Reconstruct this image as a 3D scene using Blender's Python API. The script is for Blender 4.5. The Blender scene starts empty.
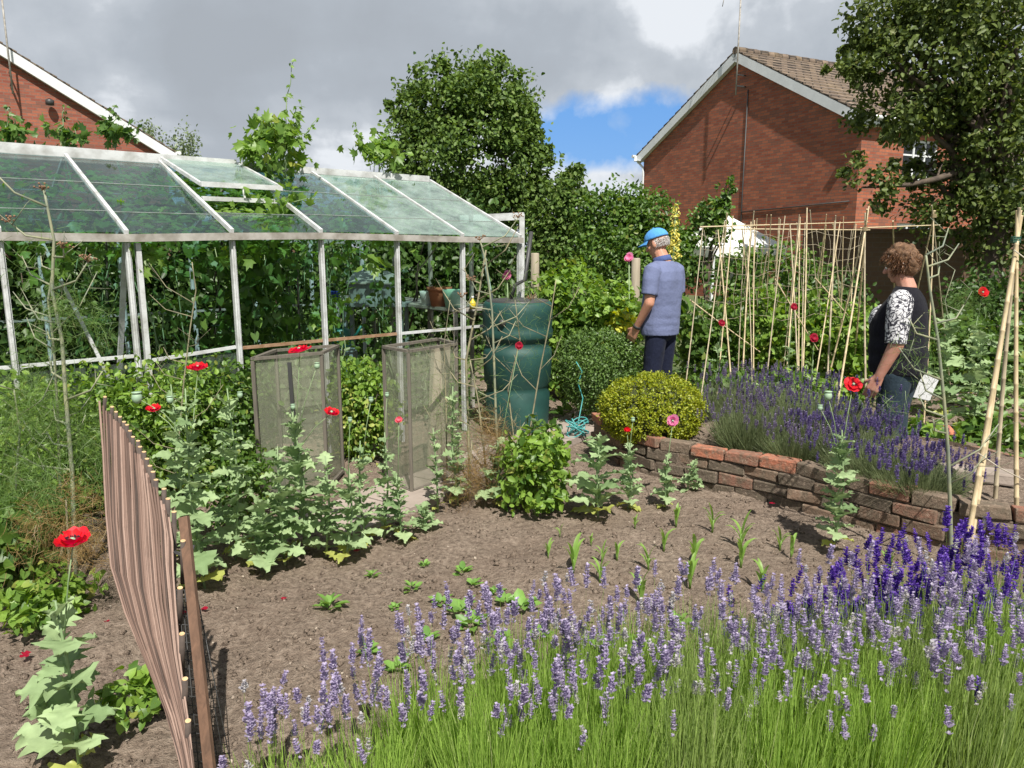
import bpy, bmesh, math, random
import numpy as np
from mathutils import Vector, Matrix, noise
random.seed(11); rng = np.random.default_rng(11)
SC = bpy.context.scene
COL = SC.collection
PI = math.pi
R = math.radians
V = Vector
FPX, PITCH, CAMH = 745.0, R(10.5), 1.52

def at(px, py, D):
    """world point seen at photo pixel (px,py) at forward distance D: used to read real positions off the photograph"""
    a = (px-512)/FPX; b = (384-py)/FPX
    dy = math.cos(PITCH)+b*math.sin(PITCH); dz = -math.sin(PITCH)+b*math.cos(PITCH)
    t = D/dy
    return V((a*t, D, CAMH+dz*t))
def gd(px, py, z=0.0):
    a = (px-512)/FPX; b = (384-py)/FPX
    dy = math.cos(PITCH)+b*math.sin(PITCH); dz = -math.sin(PITCH)+b*math.cos(PITCH)
    t = (z-CAMH)/dz
    return V((a*t, dy*t, z))
def rnd(a, b): return random.uniform(a, b)

# ------------------------------------------------------------------ materials
MATS = {}
def newmat(name):
    m = bpy.data.materials.new(name); m.use_nodes = True
    nt = m.node_tree; nt.nodes.clear()
    return m, nt
def N(nt, t, **kw):
    n = nt.nodes.new(t)
    for k, v in kw.items():
        if k in n.inputs: n.inputs[k].default_value = v
        else: setattr(n, k, v)
    return n
def rgba(c): return (c[0], c[1], c[2], 1.0)
def mixc(nt, f, a, b):
    n = nt.nodes.new('ShaderNodeMix'); n.data_type = 'RGBA'
    L = nt.links
    for s, val in ((0, f), (6, a), (7, b)):
        if isinstance(val, bpy.types.NodeSocket): L.new(val, n.inputs[s])
        elif s == 0: n.inputs[0].default_value = val
        else: n.inputs[s].default_value = rgba(val)
    return n.outputs[2]
def ramp(nt, fac, stops):
    n = nt.nodes.new('ShaderNodeValToRGB'); cr = n.color_ramp
    while len(cr.elements) < len(stops): cr.elements.new(0.5)
    for e, (p, c) in zip(cr.elements, stops):
        e.position = p; e.color = rgba(c) if not isinstance(c, (int, float)) else (c, c, c, 1)
    nt.links.new(fac, n.inputs[0])
    return n.outputs[0]
def noise_n(nt, scale, detail=4, rough=0.55, vec=None, dist=0.0):
    n = N(nt, 'ShaderNodeTexNoise'); n.inputs['Scale'].default_value = scale
    n.inputs['Detail'].default_value = detail; n.inputs['Roughness'].default_value = rough
    n.inputs['Distortion'].default_value = dist
    if vec is None: vec = N(nt, 'ShaderNodeTexCoord').outputs['Object']
    nt.links.new(vec, n.inputs['Vector'])
    return n.outputs['Fac']
def bumpn(nt, h, strength=0.4, dist=0.01):
    b = N(nt, 'ShaderNodeBump'); b.inputs['Strength'].default_value = strength; b.inputs['Distance'].default_value = dist
    nt.links.new(h, b.inputs['Height']); return b.outputs['Normal']
def finish(nt, sock):
    o = N(nt, 'ShaderNodeOutputMaterial'); nt.links.new(sock, o.inputs['Surface'])
def pmat(name, c1, c2=None, scale=8, rough=0.6, bump=0.0, bscale=None, metal=0.0, spec=0.5, stops=(0.35, 0.65), coat=0):
    """plain surface: two tones mixed by noise, with a fine bump"""
    if name in MATS: return MATS[name]
    m, nt = newmat(name)
    p = N(nt, 'ShaderNodeBsdfPrincipled'); p.inputs['Roughness'].default_value = rough
    p.inputs['Metallic'].default_value = metal; p.inputs['Specular IOR Level'].default_value = spec
    if coat: p.inputs['Coat Weight'].default_value = coat
    if c2 is None: c2 = tuple(x*0.8 for x in c1)
    f = noise_n(nt, scale, 5)
    nt.links.new(ramp(nt, f, [(stops[0], c1), (stops[1], c2)]), p.inputs['Base Color'])
    if bump: nt.links.new(bumpn(nt, noise_n(nt, bscale or scale*6, 4), bump, 0.01), p.inputs['Normal'])
    finish(nt, p.outputs[0]); MATS[name] = m; return m
def leafmat(name, c1, c2, c3=None, trans=0.35, gloss=0.5, rough=0.45):
    """foliage: every leaf (mesh island) takes its own tone"""
    if name in MATS: return MATS[name]
    m, nt = newmat(name)
    g = N(nt, 'ShaderNodeNewGeometry')
    stops = [(0.0, c1), (0.6, c2)] + ([(0.93, c2), (1.0, c3)] if c3 else [(1.0, tuple(x*1.25 for x in c2))])
    col = ramp(nt, g.outputs['Random Per Island'], stops)
    fn = noise_n(nt, 30, 2)
    col = mixc(nt, ramp(nt, fn, [(0.3, 0.0), (0.75, 0.35)]), col, tuple(x*0.6 for x in c1))
    p = N(nt, 'ShaderNodeBsdfPrincipled'); p.inputs['Roughness'].default_value = rough
    p.inputs['Specular IOR Level'].default_value = gloss
    nt.links.new(col, p.inputs['Base Color'])
    t = N(nt, 'ShaderNodeBsdfTranslucent')
    hs = N(nt, 'ShaderNodeHueSaturation'); hs.inputs['Value'].default_value = 1.5; hs.inputs['Saturation'].default_value = 1.15; hs.inputs['Hue'].default_value = 0.485
    nt.links.new(col, hs.inputs['Color']); nt.links.new(hs.outputs[0], t.inputs['Color'])
    mx = N(nt, 'ShaderNodeMixShader'); mx.inputs[0].default_value = trans
    nt.links.new(p.outputs[0], mx.inputs[1]); nt.links.new(t.outputs[0], mx.inputs[2])
    finish(nt, mx.outputs[0]); MATS[name] = m; return m
def brickmat(name, c1, c2, mortar, bw=0.225, bh=0.075, ms=0.010, dark=0.35):
    if name in MATS: return MATS[name]
    m, nt = newmat(name)
    uv = N(nt, 'ShaderNodeTexCoord').outputs['UV']
    b = N(nt, 'ShaderNodeTexBrick'); nt.links.new(uv, b.inputs['Vector'])
    b.inputs['Color1'].default_value = rgba(c1); b.inputs['Color2'].default_value = rgba(c2); b.inputs['Mortar'].default_value = rgba(mortar)
    b.inputs['Scale'].default_value = 1.0; b.inputs['Mortar Size'].default_value = ms; b.inputs['Mortar Smooth'].default_value = 0.2
    b.inputs['Brick Width'].default_value = bw; b.inputs['Row Height'].default_value = bh; b.inputs['Bias'].default_value = -0.1
    b2 = N(nt, 'ShaderNodeTexBrick'); nt.links.new(uv, b2.inputs['Vector'])
    b2.inputs['Color1'].default_value = (0, 0, 0, 1); b2.inputs['Color2'].default_value = (1, 1, 1, 1); b2.inputs['Mortar'].default_value = (0, 0, 0, 1)
    for k, v in (('Scale', 1.0), ('Mortar Size', 0.0), ('Brick Width', bw), ('Row Height', bh), ('Bias', 0.0)): b2.inputs[k].default_value = v
    f = ramp(nt, b2.outputs['Color'], [(0.70, 0.0), (0.85, dark)])
    col = mixc(nt, f, b.outputs['Color'], (0.10, 0.055, 0.045))
    col = mixc(nt, ramp(nt, noise_n(nt, 0.9, 5, 0.7, uv), [(0.42, 0.0), (0.72, 0.35)]), col, tuple(x*0.5 for x in c1))
    col = mixc(nt, ramp(nt, noise_n(nt, 22, 3, 0.7, uv), [(0.4, 0.0), (0.7, 0.25)]), col, tuple(x*0.45 for x in c1))
    p = N(nt, 'ShaderNodeBsdfPrincipled'); p.inputs['Roughness'].default_value = 0.85
    nt.links.new(col, p.inputs['Base Color'])
    nt.links.new(bumpn(nt, b.outputs['Fac'], -0.5, 0.008), p.inputs['Normal'])
    finish(nt, p.outputs[0]); MATS[name] = m; return m

def tilemat(name, half=4.35):
    m, nt = newmat(name)
    uv0 = N(nt, 'ShaderNodeTexCoord').outputs['UV']; sp = N(nt, 'ShaderNodeSeparateXYZ'); nt.links.new(uv0, sp.inputs[0]); ad = N(nt, 'ShaderNodeMath', operation='ABSOLUTE'); a0 = N(nt, 'ShaderNodeMath', operation='ADD'); nt.links.new(sp.outputs[0], a0.inputs[0]); a0.inputs[1].default_value = half; nt.links.new(a0.outputs[0], ad.inputs[0])
    cb = N(nt, 'ShaderNodeCombineXYZ'); nt.links.new(sp.outputs[1], cb.inputs[0]); nt.links.new(ad.outputs[0], cb.inputs[1]); uv = cb.outputs[0]
    b = N(nt, 'ShaderNodeTexBrick'); nt.links.new(uv, b.inputs['Vector'])
    b.inputs['Color1'].default_value = (0.13, 0.097, 0.072, 1); b.inputs['Color2'].default_value = (0.22, 0.165, 0.12, 1); b.inputs['Mortar'].default_value = (0.03, 0.025, 0.02, 1)  # dark mortar rows paint the shadow under each tile course, plus side joints
    for k, v in (('Scale', 1.0), ('Mortar Size', 0.028), ('Brick Width', 0.33), ('Row Height', 0.283), ('Mortar Smooth', 0.1)): b.inputs[k].default_value = v
    f = noise_n(nt, 1.3, 6, 0.7, uv)
    col = mixc(nt, ramp(nt, f, [(0.50, 0.0), (0.68, 0.5)]), b.outputs['Color'], (0.26, 0.19, 0.10))
    col = mixc(nt, ramp(nt, noise_n(nt, 7, 5, 0.7, uv), [(0.45, 0.0), (0.7, 0.5)]), col, (0.14, 0.10, 0.08))
    p = N(nt, 'ShaderNodeBsdfPrincipled'); p.inputs['Roughness'].default_value = 0.9
    nt.links.new(col, p.inputs['Base Color']); finish(nt, p.outputs[0]); return m

def glassmat(name, tint=(0.80, 0.9, 0.87), refl=1.0, dust=0.08):
    m, nt = newmat(name)
    tr = N(nt, 'ShaderNodeBsdfTransparent'); tr.inputs[0].default_value = rgba(tint)
    gl = N(nt, 'ShaderNodeBsdfGlossy'); gl.inputs['Roughness'].default_value = 0.02; gl.inputs['Color'].default_value = (refl, refl, refl, 1)
    lw = N(nt, 'ShaderNodeLayerWeight'); lw.inputs['Blend'].default_value = 0.5
    pw = N(nt, 'ShaderNodeMath', operation='POWER'); nt.links.new(lw.outputs['Facing'], pw.inputs[0]); pw.inputs[1].default_value = 5.0
    fr = N(nt, 'ShaderNodeMath', operation='MULTIPLY_ADD'); nt.links.new(pw.outputs[0], fr.inputs[0]); fr.inputs[1].default_value = 0.80; fr.inputs[2].default_value = 0.04
    mx = N(nt, 'ShaderNodeMixShader'); nt.links.new(fr.outputs[0], mx.inputs[0]); nt.links.new(tr.outputs[0], mx.inputs[1]); nt.links.new(gl.outputs[0], mx.inputs[2])
    df = N(nt, 'ShaderNodeBsdfDiffuse'); df.inputs[0].default_value = (0.42, 0.5, 0.46, 1)
    m2 = N(nt, 'ShaderNodeMixShader')
    f = ramp(nt, noise_n(nt, 5, 6, 0.75), [(0.35, dust*0.35), (0.7, dust*1.8)])
    nt.links.new(f, m2.inputs[0]); nt.links.new(mx.outputs[0], m2.inputs[1]); nt.links.new(df.outputs[0], m2.inputs[2])
    finish(nt, m2.outputs[0]); return m

def netmat(name, col, cell=0.004, thick=0.32, alpha_gap=1.0):
    """fine woven mesh cloth on a real frame: holes are transparent, wires are solid"""
    m, nt = newmat(name)
    uv = N(nt, 'ShaderNodeTexCoord').outputs['UV']
    sep = N(nt, 'ShaderNodeSeparateXYZ'); nt.links.new(uv, sep.inputs[0])
    outs = []
    for a in (0, 1):
        mu = N(nt, 'ShaderNodeMath', operation='MULTIPLY'); nt.links.new(sep.outputs[a], mu.inputs[0]); mu.inputs[1].default_value = 1.0/cell
        fr = N(nt, 'ShaderNodeMath', operation='FRACT'); nt.links.new(mu.outputs[0], fr.inputs[0])
        lt = N(nt, 'ShaderNodeMath', operation='LESS_THAN'); nt.links.new(fr.outputs[0], lt.inputs[0]); lt.inputs[1].default_value = thick
        outs.append(lt.outputs[0])
    mx = N(nt, 'ShaderNodeMath', operation='MAXIMUM'); nt.links.new(outs[0], mx.inputs[0]); nt.links.new(outs[1], mx.inputs[1])
    tr = N(nt, 'ShaderNodeBsdfTransparent')
    p = N(nt, 'ShaderNodeBsdfPrincipled'); p.inputs['Base Color'].default_value = rgba(col); p.inputs['Roughness'].default_value = 0.5; p.inputs['Metallic'].default_value = 0.2
    ms = N(nt, 'ShaderNodeMixShader'); nt.links.new(mx.outputs[0], ms.inputs[0]); nt.links.new(tr.outputs[0], ms.inputs[1]); nt.links.new(p.outputs[0], ms.inputs[2])
    finish(nt, ms.outputs[0]); return m

def woodmat(name, c1, c2, rough=0.75, sc=(30, 30, 2)):
    if name in MATS: return MATS[name]
    m, nt = newmat(name)
    tc = N(nt, 'ShaderNodeTexCoord').outputs['Object']
    mp = N(nt, 'ShaderNodeMapping'); mp.inputs['Scale'].default_value = sc; nt.links.new(tc, mp.inputs[0])
    f = noise_n(nt, 1.5, 6, 0.65, mp.outputs[0], 0.6)
    p = N(nt, 'ShaderNodeBsdfPrincipled'); p.inputs['Roughness'].default_value = rough
    nt.links.new(ramp(nt, f, [(0.3, c1), (0.7, c2)]), p.inputs['Base Color'])
    nt.links.new(bumpn(nt, f, 0.4, 0.004), p.inputs['Normal'])
    finish(nt, p.outputs[0]); MATS[name] = m; return m

# ------------------------------------------------------------------ objects
def tag(o, label=None, cat=None, group=None, kind=None):
    if label: o['label'] = label
    if cat: o['category'] = cat
    if group: o['group'] = group
    if kind: o['kind'] = kind
    return o
def thing(name, label, cat, loc=(0, 0, 0), rz=0.0, group=None):
    o = bpy.data.objects.new(name, None); COL.objects.link(o); o.empty_display_size = 0.1
    o.location = loc; o.rotation_euler = (0, 0, rz)
    return tag(o, label, cat, group)
def copy_tree(o, parent=None):
    c = o.copy(); COL.objects.link(c); c.parent = parent
    for ch in CH.get(o.name, []): copy_tree(ch, c); CH.setdefault(c.name, [])
    return c
CH = {}
def link(name, me, mat, parent=None, world=False):
    o = bpy.data.objects.new(name, me); COL.objects.link(o)
    if mat is not None:
        me.materials.clear(); me.materials.append(mat)
    if parent is not None:
        o.parent = parent; CH.setdefault(parent.name, []).append(o)
        if world: 
            w = worldmat(parent)
            o.matrix_parent_inverse = w.inverted()
    return o
def worldmat(o):
    m = Matrix.LocRotScale(o.location, o.rotation_euler, o.scale)
    if o.parent is not None: m = worldmat(o.parent) @ o.matrix_parent_inverse @ m
    return m
def meshnp(name, verts, faces_flat, loop_starts, smooth=False):
    me = bpy.data.meshes.new(name)
    verts = np.asarray(verts, dtype=np.float32)
    me.vertices.add(len(verts)); me.vertices.foreach_set('co', verts.ravel())
    faces_flat = np.asarray(faces_flat, dtype=np.int32); loop_starts = np.asarray(loop_starts, dtype=np.int32)
    me.loops.add(len(faces_flat)); me.loops.foreach_set('vertex_index', faces_flat)
    me.polygons.add(len(loop_starts)); me.polygons.foreach_set('loop_start', loop_starts)
    if smooth: me.polygons.foreach_set('use_smooth', np.ones(len(loop_starts), dtype=bool))
    me.update(calc_edges=True); me.validate()
    return me

class MB:
    def __init__(s): s.v = []; s.f = []; s.sm = []; s.uv = {}
    def add(s, vs, fs, smooth=False):
        o = len(s.v); s.v += [tuple(p) for p in vs]
        for f in fs: s.f.append(tuple(i+o for i in f)); s.sm.append(smooth)
        return s
    def box(s, c, d, M=None, jit=0.0):
        vs = []
        for k in (-1, 1):
            for j in (-1, 1):
                for i in (-1, 1):
                    p = V((i*d[0]/2, j*d[1]/2, k*d[2]/2))
                    if jit: p += V((rnd(-jit, jit), rnd(-jit, jit), rnd(-jit, jit)))
                    if M is not None: p = M @ p
                    vs.append(V(c)+p)
        return s.add(vs, [(0, 2, 3, 1), (4, 5, 7, 6), (0, 1, 5, 4), (2, 6, 7, 3), (0, 4, 6, 2), (1, 3, 7, 5)])
    def bar(s, a, b, w, h, up=(0, 0, 1)):
        """box beam from a to b, w wide across, h along 'up'"""
        a, b = V(a), V(b); z = (b-a); L = z.length; z = z.normalized()
        x = z.cross(V(up)); x = x.normalized() if x.length > 1e-5 else V((1, 0, 0)); y = x.cross(z).normalized()
        M = Matrix((x, y, z)).transposed()
        return s.box((a+b)/2, (w, h, L), M)
    def tube(s, pts, rad, n=6, cap=True, smooth=True):
        pts = [V(p) for p in pts]
        if not hasattr(rad, '__len__'): rad = [rad]*len(pts)
        t = (pts[1]-pts[0]).normalized(); u = t.orthogonal().normalized()
        vs = []; o = 0
        for i, p in enumerate(pts):
            if i == 0: d = pts[1]-pts[0]
            elif i == len(pts)-1: d = pts[-1]-pts[-2]
            else: d = pts[i+1]-pts[i-1]
            d = d.normalized(); u = (u-d*u.dot(d))
            u = u.normalized() if u.length > 1e-6 else d.orthogonal().normalized()
            w = d.cross(u)
            for k in range(n):
                a = 2*PI*k/n; vs.append(p+(u*math.cos(a)+w*math.sin(a))*rad[i])
        fs = []
        for i in range(len(pts)-1):
            for k in range(n):
                a = i*n+k; b = i*n+(k+1) % n
                fs.append((a, b, b+n, a+n))
        s.add(vs, fs, smooth)
        if cap:
            o = len(s.v)-len(vs)
            s.f.append(tuple(o+k for k in reversed(range(n)))); s.sm.append(False)
            e = o+(len(pts)-1)*n
            s.f.append(tuple(e+k for k in range(n))); s.sm.append(False)
        return s
    def lathe(s, prof, c=(0, 0, 0), n=24, smooth=True, capb=True, capt=False, ax=None):
        vs = []
        for (r, z) in prof:
            for k in range(n):
                a = 2*PI*k/n; p = V((r*math.cos(a), r*math.sin(a), z))
                if ax is not None: p = ax @ p
                vs.append(V(c)+p)
        fs = []
        for i in range(len(prof)-1):
            for k in range(n):
                a = i*n+k; b = i*n+(k+1) % n; fs.append((a, b, b+n, a+n))
        s.add(vs, fs, smooth); o = len(s.v)-len(vs)
        if capb: s.f.append(tuple(o+k for k in reversed(range(n)))); s.sm.append(False)
        if capt: s.f.append(tuple(o+(len(prof)-1)*n+k for k in range(n))); s.sm.append(False)
        return s
    def ball(s, c, r, M=None, n=10, m=7):
        if not hasattr(r, '__len__'): r = (r, r, r)
        vs = [(0, 0, -1)]
        for j in range(1, m):
            th = PI*j/m
            for k in range(n):
                a = 2*PI*k/n; vs.append((math.sin(th)*math.cos(a), math.sin(th)*math.sin(a), -math.cos(th)))
        vs.append((0, 0, 1))
        out = []
        for p in vs:
            q = V((p[0]*r[0], p[1]*r[1], p[2]*r[2]))
            if M is not None: q = M @ q
            out.append(V(c)+q)
        fs = []
        for k in range(n): fs.append((0, 1+(k+1) % n, 1+k))
        for j in range(m-2):
            for k in range(n):
                a = 1+j*n+k; b = 1+j*n+(k+1) % n; fs.append((a, b, b+n, a+n))
        e = len(vs)-1; q = 1+(m-2)*n
        for k in range(n): fs.append((q+k, q+(k+1) % n, e))
        return s.add(out, fs, True)
    def capsule(s, a, b, ra, rb, n=12):
        a, b = V(a), V(b); d = (b-a); L = d.length; d.normalize()
        pts = []; rr = []
        for k in range(4): 
            t = PI/2*k/4; pts.append(a-d*ra*math.cos(t)); rr.append(max(ra*math.sin(t), ra*0.08))
        pts.append(a); rr.append(ra)
        for k in range(1, 4): pts.append(a.lerp(b, k/4)); rr.append(ra+(rb-ra)*k/4)
        pts.append(b); rr.append(rb)
        for k in range(1, 5):
            t = PI/2*k/4; pts.append(b+d*rb*math.sin(t)); rr.append(max(rb*math.cos(t), rb*0.08))
        return s.tube(pts, rr, n)
    def quad(s, *p): return s.add(p, [tuple(range(len(p)))])
    def mesh(s, name):
        me = bpy.data.meshes.new(name); me.from_pydata([tuple(v) for v in s.v], [], s.f)
        me.polygons.foreach_set('use_smooth', s.sm)
        uvl = me.uv_layers.new(name='UVMap').data
        vs = me.vertices
        for p in me.polygons:
            n = p.normal; ax = max(range(3), key=lambda i: abs(n[i]))
            for li in p.loop_indices:
                c = vs[me.loops[li].vertex_index].co
                if ax == 2: uvl[li].uv = (c.x, c.y)
                elif ax == 0: uvl[li].uv = (c.y, c.z)
                else: uvl[li].uv = (c.x, c.z)
        me.update(); return me
    def build(s, name, mat, parent=None, world=False):
        return link(name, s.mesh(name), mat, parent, world)

# leaf templates: (verts, tri list) leaf grows along +y from the stalk, normal +z
T_DIA = (np.array([(0, 0, 0), (.30, .45, .07), (0, 1, -.04), (-.30, .45, .07)]), [(0, 1, 2), (0, 2, 3)])
T_OVAL = (np.array([(0, 0, 0), (.30, .3, .07), (.24, .72, .05), (0, 1, -.10), (-.24, .72, .05), (-.30, .3, .07)]), [(0, 1, 2, 3), (0, 3, 4, 5)])
T_LONG = (np.array([(0, 0, 0), (.10, .35, .03), (.08, .72, -.02), (0, 1, -.14), (-.08, .72, -.02), (-.10, .35, .03)]), [(0, 1, 2, 3), (0, 3, 4, 5)])
_vr = [(0, .12), (28, .62), (50, .50), (62, .80), (78, .62), (90, 1.0), (102, .62), (118, .80), (130, .50), (152, .62), (180, .12)]
T_VINE = (np.array([(0, .0, 0)]+[(math.cos(R(a))*r*.75, math.sin(R(a))*r+.0, .10*math.sin(R(a*3))-.08*r) for a, r in _vr]), [(0, i, i+1) for i in range(1, len(_vr))])
_hr = [(200, .18), (-30, .50), (5, .56), (35, .60), (62, .70), (90, 1.0), (118, .70), (145, .60), (175, .56), (210, .50), (-20, .18)]
T_HEART = (np.array([(0, .0, -.05)]+[(math.cos(R(a))*r*.85, math.sin(R(a))*r, .06*math.cos(R(a*2))) for a, r in _hr[1:-1]]), [(0, i, i+1) for i in range(1, len(_hr)-2)])

def norm(a): return a/np.maximum(np.linalg.norm(a, axis=1, keepdims=True), 1e-9)
def leafmesh(name, P, D, Nn, S, T):
    """one mesh of many leaves: P stalk points, D directions, Nn normals, S lengths"""
    tv, tf = T
    D = norm(D); X = norm(np.cross(D, Nn)); Z = np.cross(X, D)
    S = np.asarray(S).reshape(-1, 1)
    n = len(P); k = len(tv)
    W = np.empty((n, k, 3), dtype=np.float32)
    for i in range(k):
        W[:, i, :] = P+S*(tv[i, 0]*X+tv[i, 1]*D+tv[i, 2]*Z)
    ff = []; ls = []; c = 0
    for f in tf: ff.append(list(f)); ls.append(c); c += len(f)
    flat = np.concatenate([np.array(f) for f in ff])
    off = (np.arange(n)*k)[:, None]
    allf = (flat[None, :]+off).ravel()
    starts = (np.array(ls)[None, :]+(np.arange(n)*c)[:, None]).ravel()
    return meshnp(name, W.reshape(-1, 3), allf, starts)
def cloud(n, blobs, clumps=60, spread=0.16, shell=0.55, size=(0.03, 0.06), up=0.5, droop=0.25, out=0.8):
    """leaf positions clumped over a set of ellipsoids [(cx,cy,cz,rx,ry,rz)]"""
    B = np.array(blobs, dtype=float)
    w = (B[:, 3]*B[:, 4]+B[:, 4]*B[:, 5]+B[:, 3]*B[:, 5]); w = w/w.sum()
    bi = rng.choice(len(B), clumps, p=w)
    u = norm(rng.normal(size=(clumps, 3)))
    r = shell+(1-shell)*rng.random((clumps, 1))**0.6
    cc = B[bi, :3]+u*r*B[bi, 3:]
    ci = rng.integers(0, clumps, n)
    sp = spread*(0.6+0.8*rng.random((clumps, 1)))
    P = cc[ci]+np.clip(rng.normal(size=(n, 3)), -1.7, 1.7)*sp[ci]*B[bi[ci], 3:].mean(axis=1, keepdims=True)
    outv = norm((P-B[bi[ci], :3])/B[bi[ci], 3:])
    Nn = norm(outv*out+np.array([0, 0, up])+rng.normal(size=(n, 3))*0.75)
    D = norm(outv*0.7+rng.normal(size=(n, 3))*0.7+np.array([0, 0, -droop]))
    S = rng.uniform(size[0], size[1], n)
    P = P-D*S[:, None]*0.5
    return P, D, Nn, S
def foliage(name, mat, parent, n, blobs, T=T_OVAL, zmin=0.01, world=True, **kw):
    P, D, Nn, S = cloud(n, blobs, **kw)
    k = P[:, 2] > zmin
    return link(name, leafmesh(name, P[k], D[k], Nn[k], S[k], T), mat, parent, world)
def blades(name, mat, parent, roots, tips, width, bend=0.1, seg=3, world=True):
    """grass-like strips from roots to tips, gently curved"""
    n = len(roots); roots = np.asarray(roots); tips = np.asarray(tips)
    side = norm(np.cross(tips-roots, rng.normal(size=(n, 3))))
    bv = rng.normal(size=(n, 3))*bend*np.linalg.norm(tips-roots, axis=1, keepdims=True); bv[:, 2] *= 0.2
    w = np.broadcast_to(np.asarray(width, dtype=float).reshape(-1, 1), (n, 1))
    W = []
    for i in range(seg+1):
        t = i/seg; c = roots*(1-t)+tips*t+bv*(4*t*(1-t))*0.5
        ww = w*(1-0.75*t**1.5)
        W.append(c-side*ww/2); W.append(c+side*ww/2)
    W = np.stack(W, axis=1); k = W.shape[1]
    flat = []
    for i in range(seg): flat += [2*i, 2*i+1, 2*i+3, 2*i+2]
    flat = np.array(flat); off = (np.arange(n)*k)[:, None]
    allf = (flat[None, :]+off).ravel(); starts = np.arange(n*seg)*4
    return link(name, meshnp(name, W.reshape(-1, 3), allf, starts), mat, parent, world)
# ------------------------------------------------------------------ camera, light, sky
cam = bpy.data.cameras.new('camera'); camo = bpy.data.objects.new('camera', cam); COL.objects.link(camo)
cam.sensor_width = 36; cam.lens = FPX/1024*36; cam.clip_end = 2000; cam.clip_start = 0.05
camo.location = (0, 0, CAMH); camo.rotation_euler = (PI/2-PITCH, 0, 0)
SC.camera = camo
SUN_EL, SUN_BACK = R(54), R(14)          # behind the camera, a little to the right
sdir = V((math.sin(SUN_BACK)*math.cos(SUN_EL), -math.cos(SUN_BACK)*math.cos(SUN_EL), math.sin(SUN_EL)))
sl = bpy.data.lights.new('sun', 'SUN'); sl.energy = 5.0; sl.angle = R(0.5); sl.color = (1.0, 0.95, 0.87)
so = bpy.data.objects.new('sun', sl); COL.objects.link(so); so.location = (0, 0, 30)
so.rotation_euler = (-sdir).to_track_quat('-Z', 'Y').to_euler()
w = bpy.data.worlds.new('World'); SC.world = w; w.use_nodes = True
nt = w.node_tree; nt.nodes.clear(); L = nt.links
def vm(op, a, b=None):
    n = nt.nodes.new('ShaderNodeVectorMath'); n.operation = op
    for i, x in enumerate((a, b)):
        if x is None: continue
        if isinstance(x, bpy.types.NodeSocket): L.new(x, n.inputs[i])
        else: n.inputs[i].default_value = x
    return n
def mt(op, a, b=0.0, c=None, clamp=False):
    n = nt.nodes.new('ShaderNodeMath'); n.operation = op; n.use_clamp = clamp
    for i, x in enumerate((a, b, c)):
        if x is None: continue
        if isinstance(x, bpy.types.NodeSocket): L.new(x, n.inputs[i])
        else: n.inputs[i].default_value = x
    return n.outputs[0]
sky = nt.nodes.new('ShaderNodeTexSky'); sky.sky_type = 'NISHITA'; sky.sun_disc = False
sky.sun_elevation = SUN_EL; sky.sun_rotation = math.atan2(sdir.x, sdir.y); sky.air_density = 1.0; sky.dust_density = 0.4; sky.ozone_density = 2.0
skyb = vm('SCALE', sky.outputs[0]); skyb.inputs[3].default_value = 0.115
d = vm('NORMALIZE', nt.nodes.new('ShaderNodeTexCoord').outputs['Generated']).outputs[0]
sep = nt.nodes.new('ShaderNodeSeparateXYZ'); L.new(d, sep.inputs[0])
zc = mt('ADD', mt('MAXIMUM', sep.outputs[2], 0.0), 0.16)
cmb = nt.nodes.new('ShaderNodeCombineXYZ')
L.new(mt('DIVIDE', sep.outputs[0], zc), cmb.inputs[0]); L.new(mt('DIVIDE', sep.outputs[1], zc), cmb.inputs[1])
def wn(scale, detail, rough=0.5, off=(0, 0, 0), vec=None, dist=0.0):
    a = vm('ADD', vec or cmb.outputs[0], off)
    n = nt.nodes.new('ShaderNodeTexNoise'); n.inputs['Scale'].default_value = scale; n.inputs['Detail'].default_value = detail; n.inputs['Roughness'].default_value = rough
    n.inputs['Distortion'].default_value = dist
    L.new(a.outputs[0], n.inputs['Vector']); return n.outputs['Fac']
n1 = wn(1.0, 7, 0.5, (3.1, 1.2, 0), dist=0.3); n2 = wn(0.45, 4, 0.5, (7.7, 5.5, 0))
nd = wn(6.0, 8, 0.55, (1, 2, 3), d, 0.15)
# cloud tone: soft grey layers with paler billows
ct = mt('ADD', mt('MULTIPLY', n1, 0.75), mt('MULTIPLY', n2, 0.45))
ct = mt('ADD', ct, mt('MULTIPLY', mt('SUBTRACT', nd, 0.5), 0.75))
cloudc = ramp(nt, ct, [(0.36, (0.33, 0.36, 0.40)), (0.52, (0.36, 0.395, 0.44)), (0.64, (0.44, 0.475, 0.52)), (0.72, (0.66, 0.69, 0.73))])
# the break in the cloud: blue sky low over the shrubs between the round tree and the right house
gdir = (at(604, 142, 10)-V((0, 0, CAMH))).normalized(); gr = V((gdir.y, -gdir.x, 0)).normalized(); gu = gr.cross(gdir).normalized()
gx = mt('DIVIDE', vm('DOT_PRODUCT', d, tuple(gr)).outputs['Value'], 0.115)
gz = mt('DIVIDE', mt('ADD', vm('DOT_PRODUCT', d, tuple(gu)).outputs['Value'], mt('MULTIPLY', gx, -0.012)), 0.057)
gd2 = mt('ADD', mt('MULTIPLY', gx, gx), mt('MULTIPLY', gz, gz))
gd2 = mt('ADD', mt('SQRT', gd2), mt('MULTIPLY', mt('SUBTRACT', nd, 0.5), 2.4))
front = mt('GREATER_THAN', sep.outputs[1], 0.0)
gap = mt('MULTIPLY', ramp(nt, gd2, [(0.66, 1.0), (1.2, 0.0)]), front)
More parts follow.
